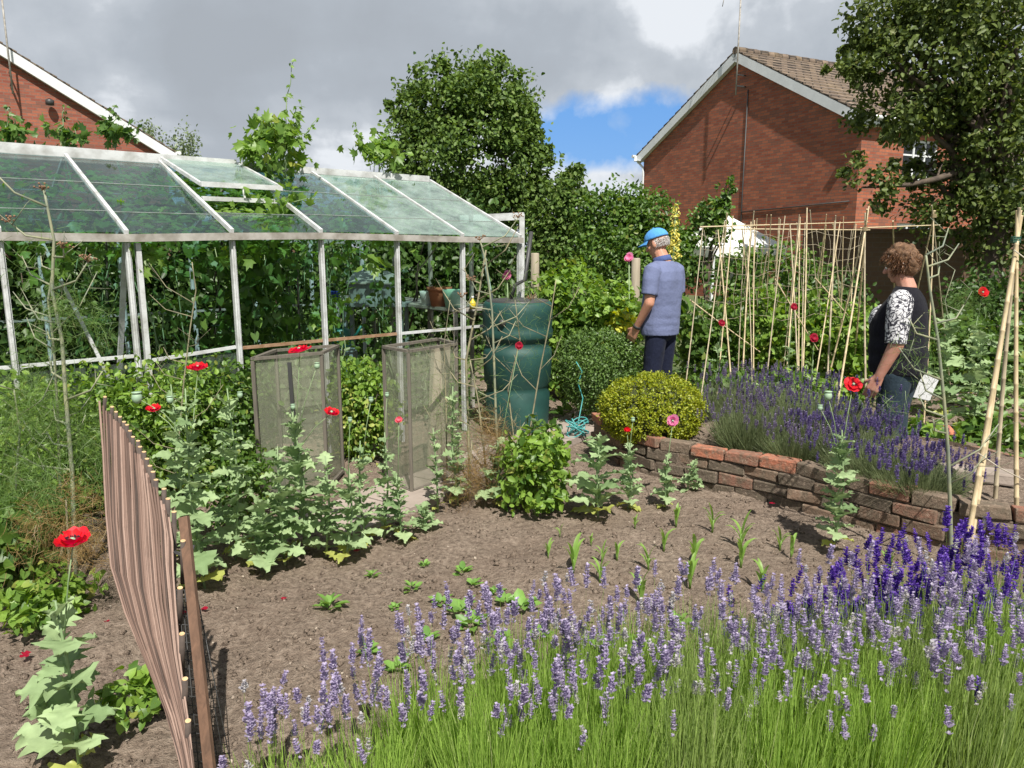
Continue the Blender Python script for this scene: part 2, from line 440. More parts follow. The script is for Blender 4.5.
# other thin breaks elsewhere in the dome
gap2 = ramp(nt, wn(0.8, 6, 0.55, (11, 4, 0)), [(0.60, 0.0), (0.70, 0.8)])
gap2 = mt('MULTIPLY', gap2, mt('LESS_THAN', sep.outputs[1], 0.15))
gapt = mt('MAXIMUM', gap, gap2)
# bright cumulus tops low under the break
cdir = (at(600, 182, 10)-V((0, 0, CAMH))).normalized()
cx = mt('DIVIDE', mt('SUBTRACT', vm('DOT_PRODUCT', d, tuple(gr)).outputs['Value'], 0.0), 0.10)
cz = mt('DIVIDE', mt('SUBTRACT', vm('DOT_PRODUCT', d, tuple(gu)).outputs['Value'], -0.062), 0.026)
cc2 = mt('ADD', mt('SQRT', mt('ADD', mt('MULTIPLY', cx, cx), mt('MULTIPLY', cz, cz))), mt('MULTIPLY', mt('SUBTRACT', wn(16.0, 6, 0.5, (4, 4, 4), d), 0.5), 2.2))
cum = mt('MULTIPLY', ramp(nt, cc2, [(0.6, 1.0), (1.05, 0.0)]), front)
wispdet = ramp(nt, wn(9.0, 5, 0.5, (2, 8, 1), d), [(0.60, 0.0), (0.72, 0.55)])
blue = mixc(nt, 0.75, skyb.outputs[0], (0.085, 0.275, 0.66))
c = mixc(nt, gapt, cloudc, mixc(nt, wispdet, blue, (0.45, 0.54, 0.66)))
c = mixc(nt, mt('MULTIPLY', cum, 0.85), c, (0.60, 0.64, 0.70))
zen = mt('SUBTRACT', 1.0, mt('MULTIPLY', ramp(nt, sep.outputs[2], [(0.42, 0.0), (0.8, 1.0)]), 0.5))   # sky overhead, out of view, dimmed to cut the ambient light
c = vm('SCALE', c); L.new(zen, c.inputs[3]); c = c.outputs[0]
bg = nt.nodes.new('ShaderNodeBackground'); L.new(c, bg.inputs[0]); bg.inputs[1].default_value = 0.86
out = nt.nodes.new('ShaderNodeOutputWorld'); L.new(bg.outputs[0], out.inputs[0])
SC.view_settings.view_transform = 'Standard'; SC.view_settings.look = 'None'; SC.view_settings.exposure = 0.54; SC.view_settings.gamma = 1.0
SC.render.engine = 'CYCLES'; SC.cycles.use_denoising = True; SC.cycles.max_bounces = 8; SC.cycles.transparent_max_bounces = 16
SC.cycles.diffuse_bounces = 3; SC.cycles.glossy_bounces = 3

# ------------------------------------------------------------------ materials used widely
M_WHITE = pmat('white_paint', (0.72, 0.74, 0.75), (0.62, 0.64, 0.65), 3, 0.4, 0.05)
M_ALU = pmat('weathered_aluminium', (0.56, 0.575, 0.58), (0.30, 0.30, 0.28), 11, 0.5, 0.15, spec=0.5, stops=(0.42, 0.78))
M_GUTTER = pmat('greyed_gutter', (0.42, 0.40, 0.37), (0.22, 0.2, 0.17), 9, 0.6, 0.1)
M_RUST = pmat('rusty_rail', (0.22, 0.12, 0.06), (0.34, 0.22, 0.14), 20, 0.8, 0.2)
M_CANE = woodmat('bamboo', (0.44, 0.34, 0.19), (0.58, 0.48, 0.31), 0.5, (60, 60, 6))
M_CANE2 = woodmat('old_bamboo', (0.30, 0.25, 0.17), (0.48, 0.41, 0.28), 0.7, (60, 60, 6))
M_BLACKM = pmat('dark_metal', (0.05, 0.05, 0.05), None, 8, 0.5)
M_STEM = pmat('green_stem', (0.16, 0.24, 0.11), (0.22, 0.3, 0.15), 20, 0.6)
M_DRY = pmat('dry_stem', (0.30, 0.27, 0.16), (0.16, 0.15, 0.10), 14, 0.8)
M_BARK = pmat('bark', (0.12, 0.09, 0.065), (0.06, 0.045, 0.035), 14, 0.9, 0.6)
M_LAWN = leafmat('leaf_lush', (0.035, 0.09, 0.015), (0.14, 0.25, 0.045), (0.26, 0.30, 0.06))
M_MINT = leafmat('leaf_mint', (0.06, 0.14, 0.02), (0.25, 0.40, 0.065), (0.36, 0.36, 0.09))
M_DARK = leafmat('leaf_dark', (0.03, 0.07, 0.018), (0.075, 0.145, 0.03), None, 0.3)
M_VINE = leafmat('leaf_vine', (0.10, 0.20, 0.035), (0.22, 0.36, 0.07), (0.34, 0.36, 0.06), 0.45)
M_BEAN = leafmat('leaf_bean', (0.05, 0.12, 0.025), (0.12, 0.22, 0.045), None, 0.35)
M_TREE = leafmat('leaf_round_tree', (0.03, 0.07, 0.014), (0.15, 0.24, 0.05), (0.24, 0.30, 0.10), 0.3, 0.3, 0.55)
M_TREE2 = leafmat('leaf_right_tree', (0.03, 0.055, 0.014), (0.14, 0.19, 0.045), (0.28, 0.30, 0.12), 0.32, 0.35, 0.5)
M_BOXG = leafmat('leaf_box', (0.06, 0.12, 0.03), (0.13, 0.22, 0.05), None, 0.3)
M_GOLD = leafmat('leaf_golden_box', (0.15, 0.22, 0.015), (0.38, 0.42, 0.03), (0.50, 0.48, 0.07), 0.35)
M_POPPY = leafmat('leaf_poppy', (0.19, 0.29, 0.13), (0.38, 0.50, 0.26), (0.42, 0.46, 0.18), 0.25, 0.3, 0.6)
M_YEL = leafmat('leaf_yellowing', (0.28, 0.38, 0.08), (0.42, 0.45, 0.12), (0.42, 0.34, 0.12), 0.3)
M_BROWN = leafmat('leaf_withered', (0.22, 0.13, 0.06), (0.34, 0.22, 0.09), (0.40, 0.30, 0.12), 0.2)
M_LAVG = leafmat('lavender_green', (0.17, 0.29, 0.055), (0.38, 0.56, 0.12), (0.55, 0.58, 0.30), 0.38)
M_LAVGREY = leafmat('lavender_grey', (0.11, 0.15, 0.07), (0.22, 0.27, 0.13), (0.30, 0.30, 0.18), 0.3)
M_LAVP = leafmat('flower_lilac', (0.24, 0.185, 0.33), (0.46, 0.40, 0.56), (0.60, 0.55, 0.63), 0.3)
M_LAVD = leafmat('flower_violet', (0.075, 0.03, 0.26), (0.17, 0.08, 0.44), (0.26, 0.16, 0.5), 0.3)
M_RED = leafmat('petal_red', (0.55, 0.008, 0.012), (0.72, 0.02, 0.03), None, 0.35, 0.3, 0.5)
M_CRIM = leafmat('petal_crimson', (0.22, 0.006, 0.02), (0.36, 0.01, 0.035), None, 0.35, 0.3, 0.5)
M_PINKF = leafmat('petal_pink', (0.60, 0.12, 0.28), (0.72, 0.25, 0.42), None, 0.35, 0.3, 0.5)
M_CREAM = leafmat('stamens', (0.42, 0.42, 0.25), (0.55, 0.5, 0.3), None, 0.1)
M_POD = pmat('seed_pod', (0.24, 0.36, 0.24), (0.30, 0.42, 0.28), 30, 0.6)

# ------------------------------------------------------------------ ground
def soilmat():
    m, nt = newmat('dry_soil')
    tc = N(nt, 'ShaderNodeTexCoord').outputs['Object']
    n1 = noise_n(nt, 2.2, 8, 0.62, tc); n2 = noise_n(nt, 38, 6, 0.7, tc); n3 = noise_n(nt, 140, 3, 0.6, tc)
    col = ramp(nt, n2, [(0.28, (0.12, 0.092, 0.072)), (0.5, (0.275, 0.216, 0.168)), (0.72, (0.43, 0.35, 0.28))])
    col = mixc(nt, ramp(nt, n1, [(0.35, 0.0), (0.7, 0.45)]), col, (0.15, 0.105, 0.078))
    v = N(nt, 'ShaderNodeTexVoronoi'); v.inputs['Scale'].default_value = 34; nt.links.new(tc, v.inputs['Vector'])
    col = mixc(nt, ramp(nt, v.outputs['Distance'], [(0.05, 0.30), (0.16, 0.0)]), col, (0.40, 0.33, 0.26))
    h = N(nt, 'ShaderNodeMath', operation='ADD'); nt.links.new(n2, h.inputs[0]); 
    mm = N(nt, 'ShaderNodeMath', operation='MULTIPLY'); nt.links.new(n3, mm.inputs[0]); mm.inputs[1].default_value = 0.4
    nt.links.new(mm.outputs[0], h.inputs[1])
    p = N(nt, 'ShaderNodeBsdfPrincipled'); p.inputs['Roughness'].default_value = 0.95; p.inputs['Specular IOR Level'].default_value = 0.15
    nt.links.new(col, p.inputs['Base Color']); nt.links.new(bumpn(nt, h.outputs[0], 1.0, 0.03), p.inputs['Normal'])
    finish(nt, p.outputs[0]); return m
M_SOIL = soilmat()
m_ground, ntg = newmat('rough_ground')
_p = N(ntg, 'ShaderNodeBsdfPrincipled'); _p.inputs['Roughness'].default_value = 0.95
ntg.links.new(ramp(ntg, noise_n(ntg, 0.7, 8, 0.7), [(0.35, (0.06, 0.09, 0.03)), (0.55, (0.10, 0.12, 0.045)), (0.7, (0.17, 0.13, 0.09))]), _p.inputs['Base Color'])
finish(ntg, _p.outputs[0])
g = MB()
g.quad((-400, -60, -0.05), (400, -60, -0.05), (400, 700, -0.05), (-400, 700, -0.05))
tag(g.build('ground', m_ground), kind='structure')
def soilh(x, y):
    h = 0.030*noise.fractal(V((x*2.2, y*2.2, 0)), 0.9, 2.1, 5)+0.012*noise.noise(V((x*9, y*9, 3)))+0.008*noise.noise(V((x*26, y*26, 5)))
    h += 0.012*abs(noise.noise(V((x*48, y*48, 9))))
    return h-0.006
def soil_sheet(name, x0, x1, y0, y1, st, z=0.0, inside=None):
    nx = int((x1-x0)/st)+1; ny = int((y1-y0)/st)+1
    vs = []
    for j in range(ny):
        for i in range(nx):
            x = x0+i*st; y = y0+j*st; vs.append((x, y, z+soilh(x, y)))
    fl = []; 
    for j in range(ny-1):
        for i in range(nx-1):
            a = j*nx+i
            if inside and not inside(x0+(i+.5)*st, y0+(j+.5)*st): continue
            fl += [a, a+1, a+1+nx, a+nx]
    return link(name, meshnp(name, vs, fl, np.arange(len(fl)//4)*4, True), M_SOIL)
tag(soil_sheet('soil', -4.2, 5.2, 0.6, 9.0, 0.022), kind='structure')
# clods and small stones
def lumps(name, n, mat, region, size, zf):
    tv, tf = [], []
    base = [(1, 0, 0), (-.9, .1, 0), (.1, 1, 0), (0, -1, .1), (.1, 0, .8), (0, 0, -.6)]
    bf = [(0, 2, 4), (2, 1, 4), (1, 3, 4), (3, 0, 4), (2, 0, 5), (1, 2, 5), (3, 1, 5), (0, 3, 5)]
    base = np.array(base); P = np.array([region() for _ in range(n)])
    s = rng.uniform(0, 1, n)**3*(size[1]-size[0])+size[0]
    a = rng.uniform(0, 2*PI, n)
    W = np.empty((n, 6, 3))
    for i in range(6):
        b = base[i][None, :]*(0.65+0.7*rng.random((n, 3)))*s[:, None]
        W[:, i, 0] = P[:, 0]+b[:, 0]*np.cos(a)-b[:, 1]*np.sin(a); W[:, i, 1] = P[:, 1]+b[:, 0]*np.sin(a)+b[:, 1]*np.cos(a); W[:, i, 2] = b[:, 2]
    W[:, :, 2] += np.array([zf(p[0], p[1]) for p in P])[:, None]
    flat = (np.array(bf).ravel()[None, :]+(np.arange(n)*6)[:, None]).ravel()
    return link(name, meshnp(name, W.reshape(-1, 3), flat, np.arange(n*8)*3), mat)
def reg():
    D = 1.5+3.8*random.random()**1.3; return (rnd(-0.75, 0.62)*D, D)
tag(lumps('soil_clods', 15000, M_SOIL, reg, (0.0025, 0.021), soilh), 'dry brown crumbs and clods of soil over the bare bed', 'soil clods', kind='stuff')
tag(lumps('soil_gravel', 900, pmat('pale_stone', (0.40, 0.34, 0.27), (0.24, 0.19, 0.15), 9, 0.9), reg, (0.003, 0.011), soilh), 'small pale stones scattered over the bare soil', 'gravel', kind='stuff')
# paving strip beside the greenhouse
M_SLAB = pmat('paving_slab', (0.36, 0.30, 0.26), (0.27, 0.225, 0.19), 6, 0.9, 0.3, 60)
pv = MB(); dv = V((.56, .83, 0)).normalized(); nv = V((-dv.y, dv.x, 0))
for i in range(-1, 9):
    for j in (0,):
        c = V((-0.64, 4.40, 0.012))+dv*0.47*i+nv*(0.0+rnd(-.01, .01))
        pv.box(c, (0.455, 0.455, 0.05), Matrix.Rotation(math.atan2(dv.y, dv.x)+rnd(-.01, .01), 3, 'Z') @ Matrix.Rotation(rnd(-.008, .008), 3, 'X'))
tag(pv.build('path', M_SLAB), kind='structure')

# ------------------------------------------------------------------ houses
M_BRICK = brickmat('house_brick', (0.27, 0.070, 0.036), (0.56, 0.18, 0.085), (0.20, 0.12, 0.09), 0.225, 0.075, 0.010, 0.6)
M_BRICKL = brickmat('house_brick_left', (0.24, 0.065, 0.04), (0.46, 0.155, 0.085), (0.22, 0.13, 0.10), 0.225, 0.075, 0.010, 0.6)
M_TILE = tilemat('roof_tile')
M_PANE = glassmat('window_glass', (0.25, 0.3, 0.32), 1.0, 0.02)
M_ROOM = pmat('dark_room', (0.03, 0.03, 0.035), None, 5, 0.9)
def house(name, label, C0, e_ang, W, Ln, ze, zr, brick, windows):
    """local frame: gable wall in the plane y=0 from x=0 (near corner) to x=-W; ridge runs along +y... side wall at x=0"""
    t = thing(name, label, 'house', (C0[0], C0[1], 0), e_ang)
    th = 0.25; pitch = math.atan2(zr-ze, W/2)
    wl = MB()
    # gable wall (pentagon prism) and the others
    def slabpoly(y0, y1):
        P = [(0, -0.3), (-W, -0.3), (-W, ze), (-W/2, zr), (0, ze)]
        vs = [(x, y0, z) for x, z in P]+[(x, y1, z) for x, z in P]
        wl.add(vs, [(0, 1, 2, 3, 4), (9, 8, 7, 6, 5)]+[(i, (i+1) % 5+0, (i+1) % 5+5, i+5)[::-1] for i in range(5)])
    slabpoly(0, th); slabpoly(Ln-th, Ln)
    # side walls with window openings
    def sidewall(x0, x1, wins):
        ys = sorted(set([th, Ln-th]+[w_[0] for w_ in wins]+[w_[1] for w_ in wins]))
        for a, b in zip(ys[:-1], ys[1:]):
            hs = [(w_[2], w_[3]) for w_ in wins if w_[0] <= a+1e-6 and w_[1] >= b-1e-6]
            z = -0.3
            for (h0, h1) in sorted(hs): wl.box(((x0+x1)/2, (a+b)/2, (z+h0)/2), (abs(x1-x0), b-a, h0-z)); z = h1
            wl.box(((x0+x1)/2, (a+b)/2, (z+ze)/2), (abs(x1-x0), b-a, ze-z))
    sidewall(-th, 0, windows); sidewall(-W, -W+th, [])
    wl.build('wall', brick, t)
    # roof: two slabs with overhang, real tile courses as steps
    for sgn in (1, -1):
        rf = MB(); ov = 0.16; n = int((W/2/math.cos(pitch)+0.3)/0.32)+1
        for i in range(n):
            s0 = i*0.32; s1 = min(s0+0.36, W/2/math.cos(pitch)+0.30)
            dx0, dz0 = s0*math.cos(pitch), -s0*math.sin(pitch); dx1, dz1 = s1*math.cos(pitch), -s1*math.sin(pitch)
            cx = -W/2
            up0, up1 = 0.13, 0.165
            vs = []
            for y in (-ov, Ln+ov):
                vs += [(cx+sgn*dx0, y, zr+dz0+up0), (cx+sgn*dx1, y, zr+dz1+up1), (cx+sgn*dx1, y, zr+dz1+up1-0.035), (cx+sgn*dx0, y, zr+dz0+up0-0.03)]
            rf.add(vs, [(0, 3, 2, 1), (4, 5, 6, 7), (0, 1, 5, 4), (1, 2, 6, 5), (2, 3, 7, 6)])
        o = rf.build('roof', M_TILE, t)
        if sgn == 1: roof = o
    rc = MB(); nseg = int(Ln/0.4)
    for i in range(nseg):
        rc.tube([(-W/2, -0.17+i*(Ln+.34)/nseg, zr+0.12), (-W/2, -0.17+(i+0.97)*(Ln+.34)/nseg, zr+0.12)], [0.11, 0.125], 8)
    rc.build('ridge_tiles', M_TILE, roof)
    # bargeboards, boxed ends, fascia, gutter
    for sgn in (1, -1):
        bb = MB(); L_ = W/2/math.cos(pitch)+0.30
        a = V((-W/2, -0.14, zr+0.06)); b = V((-W/2+sgn*L_*math.cos(pitch), -0.14, zr+0.06-L_*math.sin(pitch)))
        up = V((sgn*math.sin(pitch), 0, math.cos(pitch)))
        bb.bar(a-up*0.09, b-up*0.09, 0.035, 0.24, up)
        bb.bar(a-up*0.20+V((0, .07, 0)), b-up*0.20+V((0, .07, 0)), 0.11, 0.02, up)   # soffit board under the verge
        bb.build('bargeboard', M_WHITE, t)
        fb = MB(); x = -W/2+sgn*(W/2+0.22)
        fb.box((x, Ln/2, ze-0.10), (0.03, Ln+0.5, 0.2)); fb.box((x-sgn*0.13, Ln/2, ze-0.19), (0.24, Ln+0.5, 0.015))
        fb.box((x-sgn*0.10, -0.125, ze-0.10), (0.22, 0.025, 0.19))
        fb.build('fascia', M_WHITE, t)
        gt = MB(); gt.tube([(x+sgn*0.07, -0.28, ze-0.03), (x+sgn*0.07, Ln+0.28, ze-0.03)], 0.055, 8)
        go = gt.build('gutter', M_WHITE, t)
    dp = MB(); dp.tube([(-W-0.28, -0.1, ze-0.08), (-W-0.24, -0.08, ze-0.2), (-W+0.03, -0.05, ze-0.42), (-W+0.05, -0.05, ze-0.6), (-W+0.05, -0.05, 0)], 0.035, 8)
    dp.build('downpipe', M_WHITE, t)
    for (y0, y1, z0, z1) in windows:
        fr = MB(); xx = -0.08; fw = 0.06
        fr.box((xx, (y0+y1)/2, z0+fw/2), (0.07, y1-y0, fw)); fr.box((xx, (y0+y1)/2, z1-fw/2), (0.07, y1-y0, fw))
        nm = max(1, round((y1-y0)/0.55))
        for i in range(nm+1):
            yy = y0+fw/2+(y1-y0-fw)*i/nm; fr.box((xx, yy, (z0+z1)/2), (0.066, fw, z1-z0-2*fw))
        for i in range(nm):
            fr.box((xx, y0+(y1-y0)*(i+.5)/nm, z1-0.38), (0.05, (y1-y0)/nm-fw*1.0, 0.04))
        f = fr.build('window', M_WHITE, t)
        MB().box((xx, (y0+y1)/2, (z0+z1)/2), (0.01, y1-y0-0.02, z1-z0-0.02)).build('pane', M_PANE, f)
        MB().box((0.03, (y0+y1)/2, z0-0.03), (0.16, y1-y0+0.12, 0.055)).build('sill', M_WHITE, f)
        MB().box((-0.23, (y0+y1)/2, (z0+z1)/2), (0.01, y1-y0, z1-z0)).build('dark_room_panel', M_ROOM, f)  # dark sheet painted as the unlit room behind the glass
    return t
# right house: ridge azimuth 62.7 deg
eR = R(62.7)
hr = house('brick_house', 'red brick house with white bargeboards behind the bean canes', (8.55, 19.0), -eR, 8.7, 13.0, 4.60, 6.92, M_BRICK,
    [(1.6, 3.0, 3.25, 4.2), (5.0, 6.9, 3.25, 4.2), (9.5, 11.3, 3.25, 4.2), (1.6, 3.0, 0.9, 2.1), (5.0, 6.9, 0.9, 2.1)])
MB().tube([(-3.9, -0.02, 5.9), (-3.9, -0.02, 0.0)], 0.018, 6).build('cable', M_BLACKM, hr)
MB().tube([(-0.2, -0.02, 2.62), (-3.9, -0.025, 2.50)], 0.016, 6).build('cable', M_BLACKM, hr)
# left house: gable wall azimuth 53 deg; right-hand corner at the near roof foot
gL = V((math.sin(R(53)), math.cos(R(53)), 0))
CL = at(166, 152, 22.0)
hl = house('brick_house', 'red brick house at left whose tiled gable slopes down behind the greenhouse', (CL.x, CL.y), R(90-53), 9.5, 11.0, CL.z+0.0, CL.z+2.85, M_BRICKL, [])
MB().lathe([(0.0, 0.0), (0.10, 0.01), (0.10, 0.12), (0.04, 0.16)], (-2.75, -0.16, CL.z+0.95), 12, ax=Matrix.Rotation(R(20), 3, 'X')).build('alarm_box', M_BLACKM, hl)
def aerial(label, base, h, yaw):
    t = thing('tv_aerial', label, 'aerial', base)
    m = MB(); m.tube([(0, 0, 0), (0, 0, h)], 0.022, 6); m.build('mast', M_GUTTER, t)
    k = MB(); k.bar((0, 0, 0.25), (0.0, 0.35, 0.25), 0.04, 0.04); k.bar((0, 0, 0.55), (0.0, 0.35, 0.55), 0.03, 0.03)
    o = k.build('bracket', M_BLACKM, t); 
    a = MB(); Mz = Matrix.Rotation(yaw, 3, 'Z')
    a.tube([Mz @ V((-0.5, 0, h-0.05)), Mz @ V((0.6, 0, h-0.05))], 0.012, 5)
    for i in range(8):
        x = -0.4+i*0.13; l = 0.30-0.012*i
        a.tube([Mz @ V((x, -l, h-0.05)), Mz @ V((x, l, h-0.05))], 0.006, 4)
    a.tube([Mz @ V((-0.5, 0, h-0.05)), Mz @ V((-0.55, 0, h+0.22))], 0.01, 4); a.tube([Mz @ V((-0.5, 0, h-0.05)), Mz @ V((-0.55, 0, h-0.3))], 0.01, 4)
    a.build('antenna', M_GUTTER, t)
    return t
# brackets reach back to the wall: rotate each aerial with its house
pa = Matrix.Rotation(-eR, 4, 'Z') @ V((-4.0, -0.38, 0)); A1 = aerial('tall thin aerial on the apex of the right brick house', (8.55+pa.x, 19+pa.y, 5.75), 2.75, R(20)); A1.rotation_euler.z = -eR
pb = Matrix.Rotation(R(37), 4, 'Z') @ V((-3.55, -0.38, 0)); A2 = aerial('aerial clamped to the left brick house at the picture edge', (CL.x+pb.x, CL.y+pb.y, CL.z+1.1), 2.6, R(-40)); A2.rotation_euler.z = R(37)

# garden walls behind
M_BRICKG = brickmat('garden_brick', (0.13, 0.075, 0.045), (0.19, 0.11, 0.065), (0.15, 0.11, 0.08), 0.225, 0.075, 0.008)  # brick colour darkened to carry the shade of tree and shrubs
def gwall(label, a, b, h, name='garden_wall', mat=None):
    a, b = V(a), V(b); d = b-a; Ln = d.length
    t = thing(name, label, 'wall', (a.x, a.y, 0), math.atan2(d.y, d.x))
    MB().box((Ln/2, 0, h/2-0.05), (Ln, 0.22, h+0.1)).build('brickwork', mat or M_BRICKG, t)
    MB().box((Ln/2, 0, h+0.033), (Ln, 0.26, 0.06)).build('coping', mat or M_BRICKG, t)
    return t
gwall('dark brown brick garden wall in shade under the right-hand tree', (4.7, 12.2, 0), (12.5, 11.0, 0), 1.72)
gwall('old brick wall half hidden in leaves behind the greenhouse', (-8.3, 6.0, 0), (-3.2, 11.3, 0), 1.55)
# ------------------------------------------------------------------ greenhouse
GA = R(48.26); gdv = V((math.sin(GA), math.cos(GA), 0)); gnv = V((-gdv.y, gdv.x, 0)); G0 = V((-2.25, 4.43, 0)); BAY = 0.62
ZE, ZR, GW, ZRail = 1.60, 2.15, 1.31, 0.90
def gp(k, o, z): 
    p = G0+gdv*BAY*k+gnv*o; return V((p.x, p.y, z))
gh = thing('greenhouse', 'white aluminium greenhouse with glass roof and open sides full of vines', 'greenhouse', gp(0, 0, 0))
K0, K1 = -4, 5
def bld(m, name, mat=M_ALU, par=None): return m.build(name, mat, par or gh, True)
EZ = {-4: 1.64, -3: 1.635, -2: 1.62, -1: 1.60, 0: 1.595, 1: 1.61, 2: 1.618, 3: 1.61, 4: 1.60, 5: 1.597}
for sd, o in (('f', 0.0), ('b', 2*GW)):
    for k in range(K0, K1):
        m = MB(); a = gp(k, o-(0.02 if sd == 'f' else -0.02), EZ[k]-0.03); b = gp(k+1, o-(0.02 if sd == 'f' else -0.02), EZ[k+1]-0.03)
        m.bar(a, b, 0.07, 0.045); bld(m, 'eave_gutter', M_GUTTER if k > -4 else M_GUTTER)
    for k in range(K0, K1+1):
        m = MB(); zt = EZ[k]-0.056
        m.bar(gp(k, o, 0), gp(k, o, zt), 0.028, 0.035, tuple(gnv)); m.bar(gp(k, o-0.02, 0), gp(k, o-0.02, zt-0.002), 0.010, 0.02, tuple(gnv))
        bld(m, 'post')
    if sd == 'f':
        m = MB(); m.bar(gp(0.09, 0, 0), gp(0.09, 0, EZ[0]-0.058), 0.028, 0.04, tuple(gnv)); bld(m, 'post')
    for k in range(K0, K1):
        if sd == 'f':
            mat = M_RUST if k in (1, 2) else M_ALU
            z0 = ZRail-0.04 if k >= 1 else ZRail-0.03
            m = MB(); m.bar(gp(k+0.03, o+0.01, z0-(0.04 if k == 0 else 0)), gp(k+0.97, o+0.01, z0), 0.018, 0.02); bld(m, 'rail', mat)
        else:
            m = MB(); m.bar(gp(k+0.03, o, ZRail), gp(k+0.97, o, ZRail), 0.018, 0.02); bld(m, 'rail', M_GUTTER)
m = MB(); m.bar(gp(K0, GW, ZR+0.012), gp(1.95, GW, ZR+0.012), 0.03, 0.075); bld(m, 'ridge_bar')
m = MB(); m.bar(gp(2.0, GW, ZR+0.0), gp(K1, GW, ZR+0.0), 0.03, 0.07); bld(m, 'ridge_bar')
sl_ = (ZR-ZE)/GW; rup = tuple((V((0, 0, 1))*GW-gnv*(ZR-ZE)).normalized())
VENT_K = 1
for k in range(K0, K1+1):
    m = MB(); m.bar(gp(k, -0.015, EZ[k]+0.002), gp(k, GW-0.02, ZR-0.01), 0.022, 0.028, rup); bld(m, 'rafter')
    m = MB(); m.bar(gp(k, 2*GW+0.015, EZ[k]+0.002), gp(k, GW+0.02, ZR-0.01), 0.022, 0.028); bld(m, 'rafter', M_GUTTER)
M_RGLASS = glassmat('roof_glass', (0.66, 0.82, 0.84), 1.0, 0.015)
M_RGLASS2 = glassmat('roof_glass_dusty', (0.70, 0.86, 0.80), 1.0, 0.24)
M_SEAM = pmat('glass_seam', (0.30, 0.33, 0.32), (0.18, 0.2, 0.19), 10, 0.5)
def pane(k, t0, t1, mat, side=1, lift=0.0):
    def q(kk, t): 
        z = EZ[k]*(1-t)+ZR*t-0.004+lift; o = GW*t if side > 0 else 2*GW-GW*t
        return gp(kk, o, z)
    m = MB(); a, b, c, d_ = q(k+.025, t0), q(k+.975, t0), q(k+.975, t1), q(k+.025, t1)
    n = V(rup)*0.004
    m.add([a, b, c, d_, a+n, b+n, c+n, d_+n], [(3, 2, 1, 0), (4, 5, 6, 7), (0, 1, 5, 4), (1, 2, 6, 5), (2, 3, 7, 6), (3, 0, 4, 7)])
    o = bld(m, 'roof_pane', mat)
    s = MB(); s.bar(q(k+.03, t1)+n*1.4, q(k+.97, t1)+n*1.4, 0.005, 0.004); s.build('seam', M_SEAM, o, True)
for k in range(K0, K1):
    gm = M_RGLASS if k < 3 else M_RGLASS2
    cuts = [(0.0, 0.235), (0.237, 0.60), (0.602, 0.95)]
    for i, (a, b) in enumerate(cuts):
        if k == VENT_K and i > 0: continue
        pane(k, a, b, gm)
    for (a, b) in cuts: pane(k, a, b, M_RGLASS, -1)
# the open roof vent in bay 1, hinged at the ridge
def vq(kk, t, up): return gp(kk, GW*(1-t), ZR+0.02)+V((0, 0, 1))*(-(ZR-ZE)*t+up*t)
m = MB(); vt = 0.60; vu = 0.16
m.bar(vq(1.03, 0, 0), vq(1.97, 0, 0), 0.02, 0.02); vf = None
m.bar(vq(1.03, vt, vu), vq(1.97, vt, vu), 0.022, 0.035); m.bar(vq(1.03, 0, 0), vq(1.03, vt, vu), 0.02, 0.024); m.bar(vq(1.97, 0, 0), vq(1.97, vt, vu), 0.02, 0.024)
vf = bld(m, 'roof_vent')
a, b, c, d_ = vq(1.05, 0.01, 0), vq(1.95, 0.01, 0), vq(1.95, vt-.01, vu), vq(1.05, vt-.01, vu); up_ = V((0, 0, .004))
MB().add([d_, c, b, a, d_+up_, c+up_, b+up_, a+up_], [(3, 2, 1, 0), (4, 5, 6, 7), (0, 1, 5, 4), (1, 2, 6, 5), (2, 3, 7, 6), (3, 0, 4, 7)]).build('vent_pane', M_RGLASS2, vf, True)
m = MB(); m.bar(gp(1.03, GW*(1-vt), ZR-(ZR-ZE)*vt+0.02), gp(1.97, GW*(1-vt), ZR-(ZR-ZE)*vt+0.02), 0.03, 0.03); bld(m, 'vent_frame')
m = MB(); m.bar(vq(1.5, vt, vu)-V((0, 0, .02)), gp(1.5, GW*(1-vt)-0.02, ZR-(ZR-ZE)*vt+0.03), 0.012, 0.012); m.build('stay', M_ALU, vf, True)
# end wall frame (right) with its own glazing bars, door post, braces
m = MB()
for o in (0.66, 1.31, 1.96):
    zt = EZ[5]+(ZR-EZ[5])*(1-abs(o-GW)/GW)-0.02; m.bar(gp(5, o, 0), gp(5, o, zt), 0.028, 0.03, tuple(gdv))
m.bar(gp(5, 0, 1.59), gp(5, 2*GW, 1.59), 0.025, 0.03); m.bar(gp(5, 0, ZRail), gp(5, 2*GW, ZRail), 0.02, 0.02)
bld(m, 'end_frame', M_GUTTER)
m = MB(); m.bar(gp(0, 0.03, EZ[0]-.06), gp(0.0, 0.62, 0.35), 0.03, 0.02); bld(m, 'brace', M_ALU)
m = MB(); m.bar(gp(-0.62, 0.35, EZ[0]), gp(0.12, 0.30, 0.2), 0.045, 0.02); bld(m, 'brace', M_ALU)
m = MB(); m.bar(gp(4.75, 0.05, 0.6), gp(5, 0.5, 1.5), 0.02, 0.02); bld(m, 'brace', M_ALU)
# low wall glass in the left bays
M_WGLASS = glassmat('wall_glass', (0.78, 0.80, 0.76), 0.6, 0.05)
for k in (-3, -2, -1, 0):
    m = MB(); m.bar(gp(k+.03, 0.02, 0.43), gp(k+.97, 0.02, 0.43), 0.003, 0.80); bld(m, 'wall_pane', M_WGLASS)
